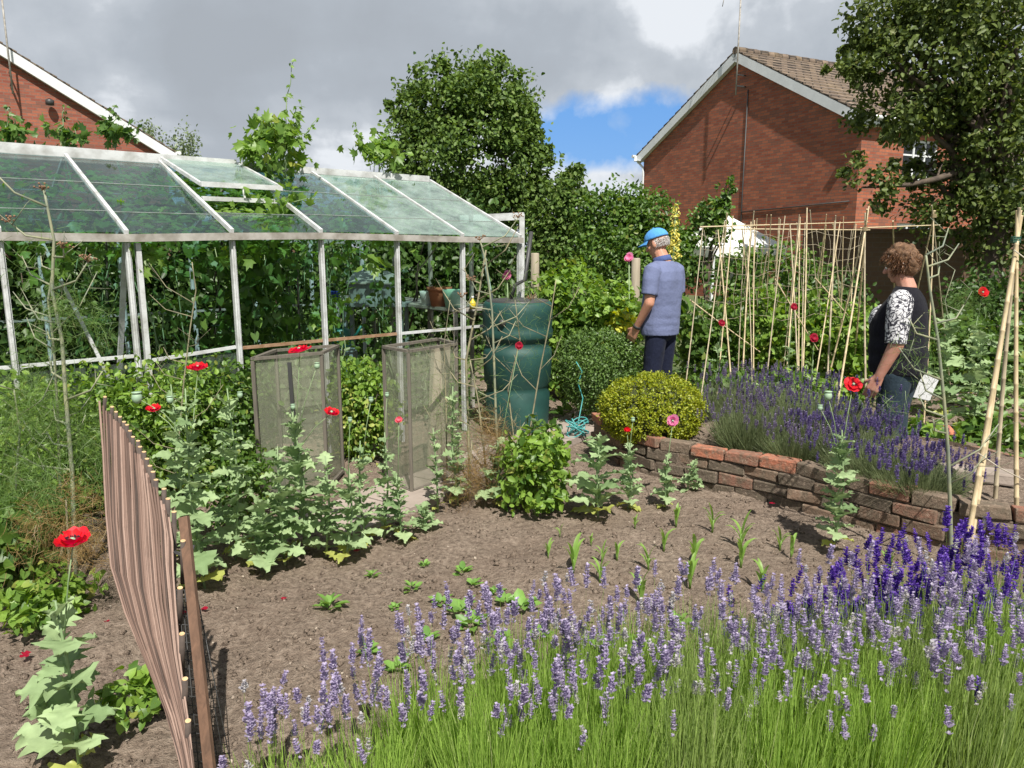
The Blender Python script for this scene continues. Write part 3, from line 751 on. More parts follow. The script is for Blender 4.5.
# lean-to frame piece sticking up beyond the right end
fs = thing('metal_frame', 'grey metal frame corner standing just beyond the greenhouse end', 'frame', (at(522, 240, 7.4).x, 7.4, 0))
m = MB(); p1 = at(522, 214, 7.4); p2 = at(496, 217, 7.5); m.bar((p1.x, p1.y, 0), p1, 0.05, 0.05, (0, 1, 0)); m.build('upright', M_ALU, fs, True)
MB().bar(p2+V((-.35, 0, -.02)), p1+V((0.02, 0, -0.02)), 0.05, 0.07).build('crossbar', M_ALU, fs, True)

# bench and what stands on it
bz = 0.98
b0, b1 = gp(5.0, 0.35, 0), gp(5.0, 2.45, 0)
bt = thing('potting_bench', 'narrow grey potting bench inside the far end of the greenhouse', 'bench', (gp(4.6, 1.2, 0)))
m = MB()
c0, c1 = gp(4.62, 0.22, bz), gp(4.62, 2.45, bz)
for i in range(4):
    off = -gdv*0.13*(i-1.5); m.bar(c0+off, c1+off, 0.12, 0.025)
m.build('top', M_GUTTER, bt, True)
for kk in (4.25, 4.95):
    for oo in (0.3, 1.3, 2.35): MB().bar(gp(kk, oo, 0), gp(kk, oo, bz-0.015), 0.035, 0.035, (0, 1, 0)).build('leg', M_GUTTER, bt, True)
def benchpt(px, o=0.0):
    # point on the bench centre line seen at column px
    best = min(((abs(512+FPX*gp(4.62-o, t, 0).x/(gp(4.62-o, t, 0).y)*1.0-px), t) for t in [i*0.01 for i in range(10, 260)]))
    return gp(4.62-o, best[1], bz+0.013)
p = benchpt(372, 0.5); 
def potobj(name, label, cat, p, prof, mat, n=24, group=None):
    t = thing(name, label, cat, p, 0, group); MB().lathe(prof, n=n).build('pot_body', mat, t); return t
M_TERRA = pmat('terracotta', (0.42, 0.14, 0.07), (0.33, 0.12, 0.07), 8, 0.85)
def pot(label, px, r, h, mat, rim=True, o=0.3, group='pots on the greenhouse bench'):
    t = thing('plant_pot', label, 'pot', benchpt(px, o), 0, group)
    MB().lathe([(r*.72, 0), (r*.96, h*.78), (r*.96, h*.8)]+([(r*1.06, h*.8), (r*1.08, h), (r*.98, h)] if rim else [(r, h), (r*.93, h)])+[(r*.9, h*.86)], n=24, capt=True).build('body', mat, t)
    return t
pot('white plastic pot on the greenhouse bench', 428, 0.075, 0.125, M_WHITE, False)
t = pot('terracotta flower pot with a tuft of leaves on the bench', 440, 0.105, 0.17, M_TERRA)
lp = t.location; foliage('leaves', M_DARK, t, 40, [(lp.x, lp.y, lp.z+.19, .08, .08, .05)], clumps=8, size=(.03, .05))
pot('pale mint green rounded pot on the bench', 454, 0.10, 0.155, pmat('mint_plastic', (0.30, 0.52, 0.42), None, 5, 0.35), False)
t = thing('bottle', 'small yellow bottle beside the mint green pot', 'bottle', benchpt(473, 0.25)); MB().lathe([(.026, 0), (.028, .05), (.02, .065), (.009, .075), (.009, .095)], n=16, capt=True).build('body', pmat('yellow_plastic', (.7, .55, .04), None, 5, .4), t)
MB().lathe([(.011, .09), (.011, .108)], n=12, capt=True).build('cap', M_WHITE, t)
# storage box (grey cold frame with pale sloping lid)
t = thing('seed_box', 'grey wooden box with a pale sloping lid inside the greenhouse', 'box', (at(374, 302, 7.0)), R(-4))
M_GREYW = woodmat('grey_paint_wood', (0.20, 0.24, 0.25), (0.28, 0.32, 0.33), 0.7)
W_, H_ = 0.40, 0.17
MB().box((0, 0, H_/2), (W_, 0.24, H_)).box((0, -0.124, 0.02), (W_+.02, 0.012, 0.04)).build('box', M_GREYW, t)
MB().add([(-W_/2-.02, -.15, H_+.003), (W_/2+.02, -.15, H_+.003), (W_/2+.0, .13, H_+.10), (-W_/2-.0, .13, H_+.10), (-W_/2-.02, -.15, H_+.018), (W_/2+.02, -.15, H_+.018), (W_/2, .13, H_+.115), (-W_/2, .13, H_+.115)], [(3, 2, 1, 0), (4, 5, 6, 7), (0, 1, 5, 4), (1, 2, 6, 5), (2, 3, 7, 6), (3, 0, 4, 7)]).build('lid', pmat('pale_lid', (.42, .43, .42), (.34, .35, .34), 10, .6), t)
zb = at(374, 302, 7.0).z
t2 = thing('shelf', 'wooden shelf under the grey box inside the greenhouse', 'shelf', (at(374, 302, 7.0).x, 7.0, 0), R(-4))
MB().box((0.02, 0, zb-0.017), (0.62, 0.32, 0.03)).build('board', M_GREYW, t2)
for x in (-.25, .28):
    for y in (-.12, .12): MB().box((x, y, (zb-0.033)/2), (0.035, 0.035, zb-0.033)).build('leg', M_GREYW, t2)
M_BLUE = pmat('blue_plastic', (0.02, 0.05, 0.42), None, 5, 0.4)
p = at(334, 302, 6.6)
t = thing('bucket', 'small bright blue bucket hanging among the greenhouse leaves', 'bucket', p); MB().lathe([(.045, 0), (.06, .09), (.065, .095), (.058, .095), (.05, .03)], n=18).build('body', M_BLUE, t)
MB().tube([(math.cos(a)*.06, 0, .09+math.sin(a)*.07) for a in [PI*i/8 for i in range(9)]], .003, 5).build('handle', M_BLACKM, t)
MB().tube([(0, 0, .16), (0, 0, ZE-p.z)], .002, 4).build('string', M_BLACKM, t)
p = at(341, 337, 6.3)
t = thing('watering_can', 'teal plastic can low in the greenhouse leaves', 'watering can', (p.x, p.y, p.z-.09), R(-20)); mt_ = pmat('teal_plastic', (.02, .16, .13), None, 5, .4)
MB().lathe([(.075, 0), (.085, .05), (.08, .15), (.05, .17)], n=20, capt=False).build('body', mt_, t)
MB().tube([(.07, 0, .04), (.16, 0, .13), (.20, 0, .19)], [.016, .011, .01], 8).build('spout', mt_, t)
MB().tube([(-.07, 0, .03), (-.13, 0, .10), (-.10, 0, .18), (0, 0, .20), (.04, 0, .165)], .008, 6).build('handle', mt_, t)
t3 = thing('stool', 'low slatted stool under the teal can in the greenhouse', 'stool', (p.x, p.y, 0)); zz = p.z-.092
for i in range(3): MB().box((0, -.08+.08*i, zz-.012), (.26, .06, .02)).build('slat', M_GREYW, t3)
for x in (-.1, .1):
    for y in (-.08, .08): MB().box((x, y, (zz-.024)/2), (.03, .03, zz-.024)).build('leg', M_GREYW, t3)

# ------------------------------------------------------------------ vines and climbers in the greenhouse
def stems(t, name, mat, paths, rad=0.006):
    m = MB()
    for pth in paths: m.tube(pth, [rad*(1-0.6*i/(len(pth)-1)) for i in range(len(pth))], 5)
    return m.build(name, mat, t, True)
def wig(a, b, n=6, amp=0.05):
    a, b = V(a), V(b)
    return [a.lerp(b, i/n)+V((rnd(-amp, amp), rnd(-amp, amp), rnd(-amp, amp)))*(0 if i in (0, n) else 1) for i in range(n+1)]
# grape vine under the roof, all along
def vinebay(k0, k1, label, n, dens=1.0, mat=M_VINE, mesh=None):
    t = thing('grape_vine', label, 'vine', gp((k0+k1)/2, 1.0, 0), 0, 'grape vines under the greenhouse roof')
    blobs = []
    for i in range(int((k1-k0)*2.2)):
        k = rnd(k0+.2, k1-.2); o = rnd(0.25, 2.3); z = ZE+(ZR-ZE)*(1-abs(o-GW)/GW)
        blobs.append((*gp(k, o, z-rnd(.16, .3)), .34, .34, .10))
    for i in range(int((k1-k0)*1.4)):
        blobs.append((*gp(rnd(k0+.1, k1-.1), rnd(.08, .25), rnd(1.38, 1.55)), .22, .14, .13))
    P, D, Nn, S = cloud(int(n*dens), blobs, clumps=int(n/5), spread=.3, shell=.1, size=(.055, .12), up=1.2, droop=.5, out=.2)
    # keep the leaves under the glass
    rel = P-np.array(G0); o = rel@np.array(gnv); zt = ZE+(ZR-ZE)*(1-np.abs(o-GW)/GW)
    ok = (P[:, 2] < zt-0.03) & (o > -0.02)
    link('leaves', leafmesh('vl', P[ok], D[ok], Nn[ok], S[ok], T_VINE), mat, t, True)
    nf = int(n*3.4); kk = rng.uniform(k0+.05, k1-.05, nf); oo = rng.uniform(.1, 1.28, nf)**1.0; keep = rng.random(nf) < (.25+.75*(oo/1.3)); keep &= np.array([noise.noise(V((kk[i_]*1.7, oo[i_]*2.6, 3)))+.25 > 0 for i_ in range(nf)])
    P2 = np.array([gp(kk[i_], oo[i_], ZE+(ZR-ZE)*oo[i_]/GW-rnd(.03, .09)) for i_ in range(nf)])[keep]; n2 = len(P2)
    D2 = norm(rng.normal(size=(n2, 3))*[1, 1, .15]); link('roof_leaves', leafmesh('rl', P2, D2, np.tile(np.array(rup), (n2, 1))+rng.normal(size=(n2, 3))*.12, rng.uniform(.05, .11, n2), T_VINE), mat, t, True)
    stems(t, 'stem', M_BARK, [wig(gp((k0+k1)/2, 1.6, 0), gp((k0+k1)/2+rnd(-.6, .6), 1.0, 1.8), 7, .06) for _ in range(2)]+[wig(gp(k0, .9, 1.75), gp(k1, 1.0, 1.8), 8, .05)], .014)
    return t
vinebay(-3.5, 0, 'grape vine pressed against the roof glass at the left end', 330)
vinebay(0, 1.0, 'grape vine under the roof bay left of the open vent', 160)
vinebay(1.0, 2.2, 'grape vine growing up through the open roof vent', 270)
vinebay(2.2, 3.6, 'grape vine under the roof right of the open vent', 180)
vinebay(3.7, 5.0, 'sparse grape vine under the clouded right-hand roof glass', 60)
# shoots above the ridge
def shoots(label, pts, n, size=(.05, .10), mat=M_VINE, tall=()):
    base = pts[0]
    t = thing('vine_shoot', label, 'vine', (base[0], base[1], ZR), 0, 'vine shoots above the greenhouse roof')
    foliage('leaves', mat, t, n, [tuple(p) for p in pts], T_VINE, clumps=max(6, n//4), spread=.35, shell=.2, size=size, up=.3, droop=.5, out=.4)
    pths = [wig((p[0]+rnd(-.05, .05), p[1], ZR-.2), (p[0]+rnd(-.1, .1), p[1], p[2]+p[5]*.8), 5, .03) for p in pts for _ in range(2)]
    for (a, b) in tall:
        pth = wig(a, b, 10, .02); pths.append(pth)
        P = np.array([q+V((rnd(-.02, .02), rnd(-.02, .02), 0)) for q in pth[1:] for _ in range(2)]); n2 = len(P)
        D = norm(rng.normal(size=(n2, 3))*[1, .4, .3]+[0, 0, -.4]); Nn = norm(rng.normal(size=(n2, 3))*.5+[0, -.7, .5]); S = rng.uniform(.045, .085, n2)*np.linspace(1, .6, n2)
        link('leaves', leafmesh('sl', P, D, Nn, S, T_VINE), mat, t, True)
    stems(t, 'stem', M_STEM, pths, .006)
    return t
q = at(275, 150, 6.2)
shoots('tall bright green vine shoot standing above the greenhouse ridge', [(q.x-.02, q.y, q.z-.02, .26, .2, .16), (q.x+.05, q.y, q.z+.10, .18, .16, .16), (q.x-.15, q.y, q.z+.0, .12, .12, .11)], 330, (.06, .13), M_VINE,
       [(at(277, 140, 6.2), at(294, 60, 6.2)), (at(290, 145, 6.2), at(300, 100, 6.2)), (at(262, 150, 6.2), at(258, 108, 6.2)), (at(285, 150, 6.2), at(316, 120, 6.2))])
q = at(374, 150, 7.2)
shoots('short vine shoot over the ridge left of the round tree', [(q.x, q.y, q.z-.04, .28, .15, .08), (q.x+.05, q.y, q.z+.0, .16, .1, .10)], 190, (.06, .12), M_VINE, [(at(362, 150, 7.2), at(355, 122, 7.2)), (at(378, 150, 7.2), at(388, 128, 7.2))])
for lab, px, py in (('leafy shoot against the brick gable at the far left', 10, 126), ('leafy shoot in front of the left gable, middle one', 62, 128), ('leafy shoot where the left gable roof meets the greenhouse', 112, 126)):
    q = at(px, py, 6.0)
    shoots(lab, [(q.x, q.y, q.z-.05, .17, .12, .06)], 70, (.06, .10), M_BEAN, [(at(px-3, 140, 6.0), at(px+2+rnd(-5, 5), 106, 6.0))])
# hanging vine leaves across the vent gap and outside the front
q = at(262, 204, 5.4); t = thing('grape_vine', 'broad vine leaves spilling from the open roof vent', 'vine', (q.x, q.y, 1.4), 0, 'grape vines under the greenhouse roof')
foliage('leaves', M_VINE, t, 90, [(q.x, q.y+.15, q.z-.02, .33, .2, .09), (q.x+.22, q.y+.25, q.z+.08, .12, .1, .12)], T_VINE, clumps=26, spread=.3, shell=.2, size=(.06, .12), up=.6)
stems(t, 'stem', M_STEM, [wig((q.x-.3, q.y+.2, q.z-.1), (q.x+.35, q.y+.25, q.z+.05), 6, .03)])

def climber(label, k, o, wk, z0, z1, n, mat, T=T_HEART, size=(.05, .09), up=.9, group='climbing plants inside the greenhouse', name='climbing_plant', dep=.35):
    t = thing(name, label, 'plant', gp(k, o, 0), 0, group)
    c = gp(k, o, 0); bl = []
    nn = max(3, int((z1-z0)/.22))
    for i in range(nn):
        z = z0+(z1-z0)*(i+.5)/nn; bl.append((c.x+rnd(-.05, .05), c.y+rnd(-.05, .05), z, wk, dep, (z1-z0)/nn*.75))
    foliage('leaves', mat, t, n, bl, T, clumps=n//4, spread=.22, shell=.15, size=size, up=up, droop=.6, out=.3)
    stems(t, 'stem', M_STEM, [wig(c+V((rnd(-wk, wk)*.8, rnd(-.1, .1), 0)), c+V((rnd(-wk, wk)*.8, rnd(-.1, .1), z1)), 6, .04) for _ in range(4)], .007)
    return t
climber('tall climbing bean plant with layered heart leaves in the second bay', 1.45, .62, .34, .55, 1.55, 620, M_BEAN)
climber('climbing bean plant behind the third greenhouse post', 2.1, .85, .30, .3, 1.5, 420, M_BEAN)
climber('tomato plant at the left end of the greenhouse', -2.4, .9, .5, .1, 1.5, 520, M_DARK, T_OVAL, (.04, .08))
climber('dark leafy plant behind the bare fennel stems in the greenhouse', -1.3, 1.1, .5, .1, 1.45, 620, M_DARK, T_OVAL, (.035, .07))
climber('dark climbing plant behind the double post', .1, 1.0, .45, .1, 1.45, 700, M_DARK, T_OVAL, (.035, .08))
climber('young climber with scattered round leaves in the first full bay', .6, .5, .30, .2, 1.45, 260, M_BEAN, T_HEART, (.035, .07))
climber('broad leafed plant under the grape leaves near the grey box', 2.6, .55, .2, .75, 1.5, 130, M_VINE, T_VINE, (.06, .11))
climber('leafy plant right of the fourth greenhouse post', 3.35, .5, .16, .6, 1.28, 150, M_BEAN, T_OVAL, (.05, .09))
climber('low bushy plants under the rusty rail', 2.3, .35, .55, .25, .85, 560, M_BEAN, T_OVAL, (.035, .06))
climber('low leafy plant under the bench end', 3.9, .5, .45, .15, .75, 420, M_DARK, T_OVAL, (.035, .06))
climber('dark tomato plant at the back of the greenhouse', 3.3, 2.1, .55, .2, 1.6, 520, M_DARK, T_OVAL, (.04, .09))
climber('dark tomato plant in the back right corner', 4.6, 2.3, .4, .2, 1.6, 380, M_DARK, T_OVAL, (.04, .09))

# ------------------------------------------------------------------ shrubs / trees
def shrub(name, label, cat, c, blobs, n, mat, T=T_OVAL, group=None, stem=True, smat=None, **kw):
    t = thing(name, label, cat, c, 0, group)
    bl = [(c[0]+b[0], c[1]+b[1], b[2], b[3], b[4], b[5]) for b in blobs]
    foliage('foliage', mat, t, n, bl, T, **kw)
    if stem:
        zt = max(b[2] for b in bl); wd = max(b[3] for b in bl)
        stems(t, 'stem', smat or M_BARK, [wig((c[0]+rnd(-.1, .1)*wd, c[1]+rnd(-.1, .1)*wd, 0), (c[0]+rnd(-.6, .6)*wd, c[1]+rnd(-.4, .4)*wd, zt*.95), 5, .05*wd) for _ in range(6)], .012*max(.5, wd))
    return t
def limb(m, a, b, r0, r1, n=5, amp=.06):
    L_ = (V(b)-V(a)).length; p = wig(a, b, n, amp*L_)
    m.tube(p, [r0+(r1-r0)*i/n for i in range(n+1)], 8); return p
def tree(label, base, blobs, n, mat, trunk_h, r0, T=T_OVAL, group=None, clumps=150, size=(.05, .09), spread=.13, shell=.5, limbs=10, **kw):
    t = thing('tree', label, 'tree', base, 0, group)
    foliage('crown', mat, t, n, blobs, T, clumps=clumps, size=size, spread=spread, shell=shell, **kw)
    m = MB(); top = V((base[0], base[1], trunk_h))
    limb(m, base, top, r0, r0*.7, 5, .02)
    for i in range(limbs):
        b = random.choice(blobs); e = V((b[0]+rnd(-.7, .7)*b[3], b[1]+rnd(-.6, .6)*b[4], b[2]+rnd(-.5, .7)*b[5]))
        st = V((base[0], base[1], trunk_h*rnd(.6, 1.0)))
        p = limb(m, st, e, r0*.45, r0*.08, 6, .05)
        for j in (3, 4, 5):
            limb(m, p[j], p[j]+V((rnd(-.5, .5)*b[3], rnd(-.5, .5)*b[4], rnd(0, .5)*b[5])), r0*.15, r0*.03, 3, .06)
    m.build('trunk', M_BARK, t, True)
    return t
def pxblob(px, py, D, rx, rz, ry=None):
    """ellipsoid centred on what the photo shows at (px,py), radii in photo pixels at that distance"""
    c = at(px, py, D); k = D/FPX
    return (c.x, c.y, c.z, rx*k, (ry or rx)*k, rz*k)
# round dark tree
D = 15.0
bl = [pxblob(470, 150, D, 74, 82), pxblob(440, 110, D, 44, 40), pxblob(490, 98, D, 40, 36), pxblob(508, 165, D, 36, 60), pxblob(430, 165, D, 40, 50), pxblob(400, 112, D, 16, 17), pxblob(445, 88, D, 34, 24), pxblob(530, 165, D, 20, 40), pxblob(524, 130, D, 16, 30), pxblob(470, 215, D, 60, 40)]
tree('round dark green tree rising behind the right end of the greenhouse', (at(474, 250, D).x, D, 0), bl, 38000, M_TREE, 2.2, .16, T_OVAL, clumps=420, size=(.06, .115), spread=.11, shell=.62, up=.6, out=.9)
# columnar tree right of it
D = 13.0
bl = [pxblob(566, 200, D, 22, 26), pxblob(560, 240, D, 30, 34), pxblob(572, 175, D, 10, 18), pxblob(545, 225, D, 18, 24), pxblob(578, 172, D, 5, 14)]
tree('slender upright tree between the round tree and the blue sky', (at(562, 250, D).x, D, 0), bl, 6500, M_TREE, 1.4, .08, clumps=150, size=(.06, .10), spread=.22, shell=.4)
D = 12.0
bl = [pxblob(620, 225, D, 44, 32), pxblob(645, 215, D, 28, 26), pxblob(600, 215, D, 26, 22), pxblob(625, 255, D, 60, 30), pxblob(656, 244, D, 24, 30)]
shrub('large_shrub', 'broad green shrub behind the man in the blue cap', 'shrub', (at(630, 255, D).x, D, 0), [(b[0]-at(630, 255, D).x, b[1]-D, b[2], b[3], b[4], b[5]) for b in bl], 11000, M_LAWN, clumps=260, size=(.05, .09), spread=.2, shell=.5)
D = 10.0
bl = [pxblob(722, 200, D, 8, 22), pxblob(728, 190, D, 5, 14), pxblob(712, 222, D, 18, 20), pxblob(684, 244, D, 12, 14)]
tree('sparse young apple tree in front of the white gazebo', (at(708, 250, D).x, D, 0), bl, 1500, M_LAWN, 1.3, .04, clumps=60, size=(.05, .09), spread=.3, shell=.2, limbs=6)
D = 16.0
bl = [pxblob(560, 262, D, 60, 34), pxblob(640, 262, D, 60, 30), pxblob(720, 262, D, 60, 24)]
shrub('hedge', 'dark hedge closing the garden behind the shrubs', 'hedge', (at(640, 262, D).x, D, 0), [(b[0]-at(640, 262, D).x, 0, b[2], b[3], b[4]*.5, b[5]) for b in bl], 7000, M_DARK, clumps=200, size=(.08, .13), spread=.25, shell=.4)
# row of shrubs behind the greenhouse and far left
for lab, px, D, rx, top in (('dark evergreen shrub behind the greenhouse, far left', 10, 7.8, 100, 200), ('dark evergreen shrub behind the second greenhouse bay', 150, 8.8, 90, 205), ('dark evergreen shrub behind the bean plants', 265, 9.8, 90, 195), ('dark evergreen shrub behind the grey box', 370, 10.6, 80, 200), ('dark evergreen shrub behind the potting bench', 455, 11.0, 70, 205)):
    c = at(px, 300, D); k = D/FPX
    zt = at(px, top, D).z
    shrub('evergreen_shrub', lab, 'shrub', (c.x, D, 0), [(0, 0, zt*.35, rx*k, .6, zt*.35), (0, 0, zt*.68, rx*k*.9, .55, zt*.3)], 6500, M_DARK, group='dark shrubs behind the greenhouse', clumps=160, size=(.07, .12), spread=.22, shell=.5)
# two small far birches
for lab, px, py, rx, rz in (('small far treetop touching the left house roof', 150, 136, 9, 14), ('small feathery far treetop right of the left house', 184, 142, 9, 18)):
    D = 30; b = pxblob(px, py, D, rx, rz); b2 = pxblob(px, py+22, D, rx*1.5, 22)
    tree(lab, (b[0], D, 0), [b, b2], 900, leafmat('leaf_far', (.12, .17, .09), (.2, .26, .13), None, .3), b[2]*.8, .1, T_DIA, clumps=60, size=(.10, .17), spread=.4, shell=.1, limbs=4, group='small far treetops')
# right tree: big, dark, airy
D = 10.5
B = lambda px, py, rx, rz, dd=0: pxblob(px, py, D+dd, rx, rz)
bl = [B(940, 50, 74, 54), B(990, 70, 60, 60), B(896, 108, 46, 34), B(985, 145, 50, 60), B(868, 178, 26, 34, -.2), B(945, 118, 40, 30), B(955, 195, 40, 30), B(850, 72, 22, 12, -.3), B(1010, 175, 40, 60), B(914, 172, 18, 18, .1), B(885, 24, 38, 30), B(868, 60, 30, 26), B(1040, 120, 60, 90, .6), B(960, 0, 80, 36), B(965, 215, 60, 32, .2), B(1010, 235, 44, 30)]
tb = at(992, 250, D)
tree('big dark leafy tree shading the right side of the brick house', (tb.x, D, 0), bl, 27000, M_TREE2, 3.0, .15, T_OVAL, clumps=520, size=(.055, .10), spread=.16, shell=.35, limbs=20, up=.6)
# ------------------------------------------------------------------ gazebo
gz = at(724, 247, 12.6); ga = thing('gazebo', 'white fabric gazebo top showing above the bean canes', 'gazebo', (gz.x, gz.y, 0), R(20))
M_FAB = pmat('white_fabric', (0.78, 0.78, 0.75), (0.70, 0.70, 0.67), 3, 0.8)
hw = 0.70; z0 = gz.z; zp = at(724, 214, 12.6).z
m = MB(); m.add([(-hw, -hw, z0), (hw, -hw, z0), (hw, hw, z0), (-hw, hw, z0), (0, 0, zp)], [(0, 1, 4), (1, 2, 4), (2, 3, 4), (3, 0, 4)])
for i, (a, b) in enumerate((((-1, -1), (1, -1)), ((1, -1), (1, 1)), ((1, 1), (-1, 1)), ((-1, 1), (-1, -1)))):
    P = [V((a[0]*hw, a[1]*hw, z0)), V((b[0]*hw, b[1]*hw, z0))]; nseg = 8; vs = []
    for j in range(nseg+1):
        q = P[0].lerp(P[1], j/nseg); vs += [q, q-V((0, 0, .12+(.04 if j % 2 else 0)))]
    m.add(vs, [(2*j, 2*j+1, 2*j+3, 2*j+2) for j in range(nseg)])
m.build('canopy', M_FAB, ga)
for sx in (-1, 1):
    for sy in (-1, 1): MB().bar((sx*(hw-.03), sy*(hw-.03), 0), (sx*(hw-.03), sy*(hw-.03), z0-.01), .04, .04, (0, 1, 0)).build('pole', M_WHITE, ga)
# wooden posts
M_POST = woodmat('weathered_post', (0.26, 0.22, 0.16), (0.38, 0.33, 0.25))
for lab, px, yt, D, r in (('weathered round post beside the man, under his cap peak', 636, 258, 8.2, .05), ('weathered grey post beside the greenhouse corner', 535, 253, 7.6, .045)):
    q = at(px, yt, D); t = thing('wooden_post', lab, 'post', (q.x, q.y, 0), 0, 'wooden posts'); MB().tube([(0, 0, -.05), (.005, 0, q.z*.5), (0, 0, q.z-.01), (0, 0, q.z)], [r, r*.97, r*.95, r*.8], 12).build('shaft', M_POST, t)

# ------------------------------------------------------------------ water butt
wb = thing('water_butt', 'dark green plastic water butt at the greenhouse corner', 'water butt', (0.045, 6.05, 0)); M_BUTT = pmat('green_plastic', (0.006, 0.042, 0.036), (0.014, 0.066, 0.055), 5, 0.62, 0.1)
zt = at(515, 301, 6.05).z
prof = [(.245, 0), (.255, .02), (.268, .33), (.252, .36), (.252, .40), (.275, .43), (.282, .66), (.276, .70), (.258, .715), (.258, .775), (.282, .79), (.288, .81), (.288, .85), (.278, .87), (.283, .90), (.286, zt-.08), (.279, zt-.02), (.262, zt), (.23, zt-.005)]
MB().lathe(prof, n=48, capt=False).build('barrel', M_BUTT, wb)
MB().lathe([(.252, zt-.012), (.252, zt+.008), (.21, zt+.014), (.05, zt+.018), (0.001, zt+.018)], n=40, capb=False).build('lid', M_BLACKM, wb)
MB().lathe([(.0, .0), (.028, .0), (.028, .012), (.0, .016)], (-.12, -.262, zt-.15), 14, ax=Matrix.Rotation(R(90), 3, 'X')).build('overflow_plug', M_BLACKM, wb)
MB().tube([(-.06, 0, zt+.0), (-.02, -.02, zt+.13), (.06, -.02, zt+.17), (.11, .06, zt+.55)], .017, 8).build('inlet_hose', M_BLACKM, wb)

# ------------------------------------------------------------------ mesh cages
M_OLDW = woodmat('old_grey_wood', (0.09, 0.08, 0.065), (0.17, 0.15, 0.12), 0.8)
M_NET = netmat('fly_mesh', (0.30, 0.32, 0.23), 0.0045, 0.215)
def cage(label, corners, h, top_dark=True):
    """open sided crop cage standing on end: corners = ground polyline, mesh on each side"""
    t = thing('mesh_cage', label, 'crop cage', corners[0], 0, 'mesh crop cages on the paving')
    cs = [V(c) for c in corners]; n = len(cs)
    for i, c in enumerate(cs): MB().bar(c+V((0, 0, .02)), c+V((0, 0, h-.012)), .020, .020, (0, 1, 0)).build('upright', M_OLDW, t, True)
    for i in range(n if n > 2 else 1):
        a, b = cs[i], cs[(i+1) % n]; d = (b-a).normalized()
        MB().bar(a+V((0, 0, h)), b+V((0, 0, h)), .026, .016).build('top_rail', M_OLDW, t, True)
        MB().bar(a+d*.016+V((0, 0, .035)), b-d*.016+V((0, 0, .035)), .018, .018).build('bottom_rail', M_OLDW, t, True)
        nn = V((-d.y, d.x, 0))
        mb = MB(); aa, bb = a+d*.016, b-d*.016; mb.add([aa+V((0, 0, .05)), bb+V((0, 0, .05)), bb+V((0, 0, h-.012)), aa+V((0, 0, h-.012))], [(0, 1, 2, 3)])
        mb.build('mesh', M_NET, t, True)
    return t
A_ = gd(388, 487); B_ = gd(412, 497); C_ = gd(458, 480)
hz = at(400, 349, (A_.y+B_.y)/2).z
cage('tall mesh crop cage right of the yellow-green bush', [B_, A_, A_+V((.30, .40, 0)), C_], hz)
A_ = gd(262, 505); B_ = gd(328, 492); hz = at(330, 353, B_.y).z
ct_ = cage('tall mesh crop cage behind the cluster of poppies', [A_, B_, B_+V((.02, .34, 0)), A_+V((.02, .36, 0))], hz)
A_2 = gd(300, 500); MB().bar((A_2.x, A_2.y-.03, .3), (A_2.x-.01, A_2.y-.03, hz-.03), .022, .012, (0, 1, 0)).build('dark_strap', M_BLACKM, ct_, True)
p = gd(440, 470); t = thing('timber_board', 'pale weathered board leaning inside the right mesh cage', 'board', (p.x, p.y, 0)); MB().bar((p.x-.02, p.y-.06, .02), (p.x+.02, p.y+.02, .86), .13, .025, (0, 1, 0)).build('plank', M_POST, t, True)
# ------------------------------------------------------------------ raised bed of old bricks
M_RB = pmat('old_red_brick', (0.36, 0.14, 0.08), (0.22, 0.12, 0.085), 16, 0.9, 0.5, 60)
M_RB2 = pmat('mossy_brown_brick', (0.20, 0.15, 0.11), (0.29, 0.21, 0.15), 14, 0.9, 0.5, 60)
M_RB3 = pmat('dark_brick', (0.11, 0.09, 0.07), (0.18, 0.13, 0.10), 14, 0.9, 0.5, 60)
M_ORB = pmat('bright_orange_brick', (0.50, 0.19, 0.10), (0.34, 0.13, 0.08), 10, 0.9, 0.5, 60)
def brmat(name, stops):
    m, nt = newmat(name); g = N(nt, 'ShaderNodeNewGeometry'); r = ramp(nt, g.outputs['Random Per Island'], stops)
    nt.nodes[-1].color_ramp.interpolation = 'CONSTANT'
    c = mixc(nt, ramp(nt, noise_n(nt, 18, 5, .65), [(.38, 0.0), (.62, .8)]), r, (.12, .10, .07)); c = mixc(nt, ramp(nt, noise_n(nt, 45, 4, .7), [(.55, 0.0), (.7, .7)]), c, (.42, .33, .25))
    p = N(nt, 'ShaderNodeBsdfPrincipled'); p.inputs['Roughness'].default_value = .95; nt.links.new(c, p.inputs['Base Color']); nt.links.new(bumpn(nt, noise_n(nt, 55, 6, .7), .9, .012), p.inputs['Normal']); finish(nt, p.outputs[0]); return m
M_BRTOP = brmat('old_coping_bricks', [(0, (.46, .17, .10)), (.3, (.30, .13, .085)), (.55, (.20, .145, .105)), (.8, (.36, .17, .115))])
M_BRLOW = brmat('old_low_bricks', [(0, (.13, .10, .075)), (.4, (.22, .145, .10)), (.7, (.18, .11, .075)), (.88, (.26, .13, .09))])
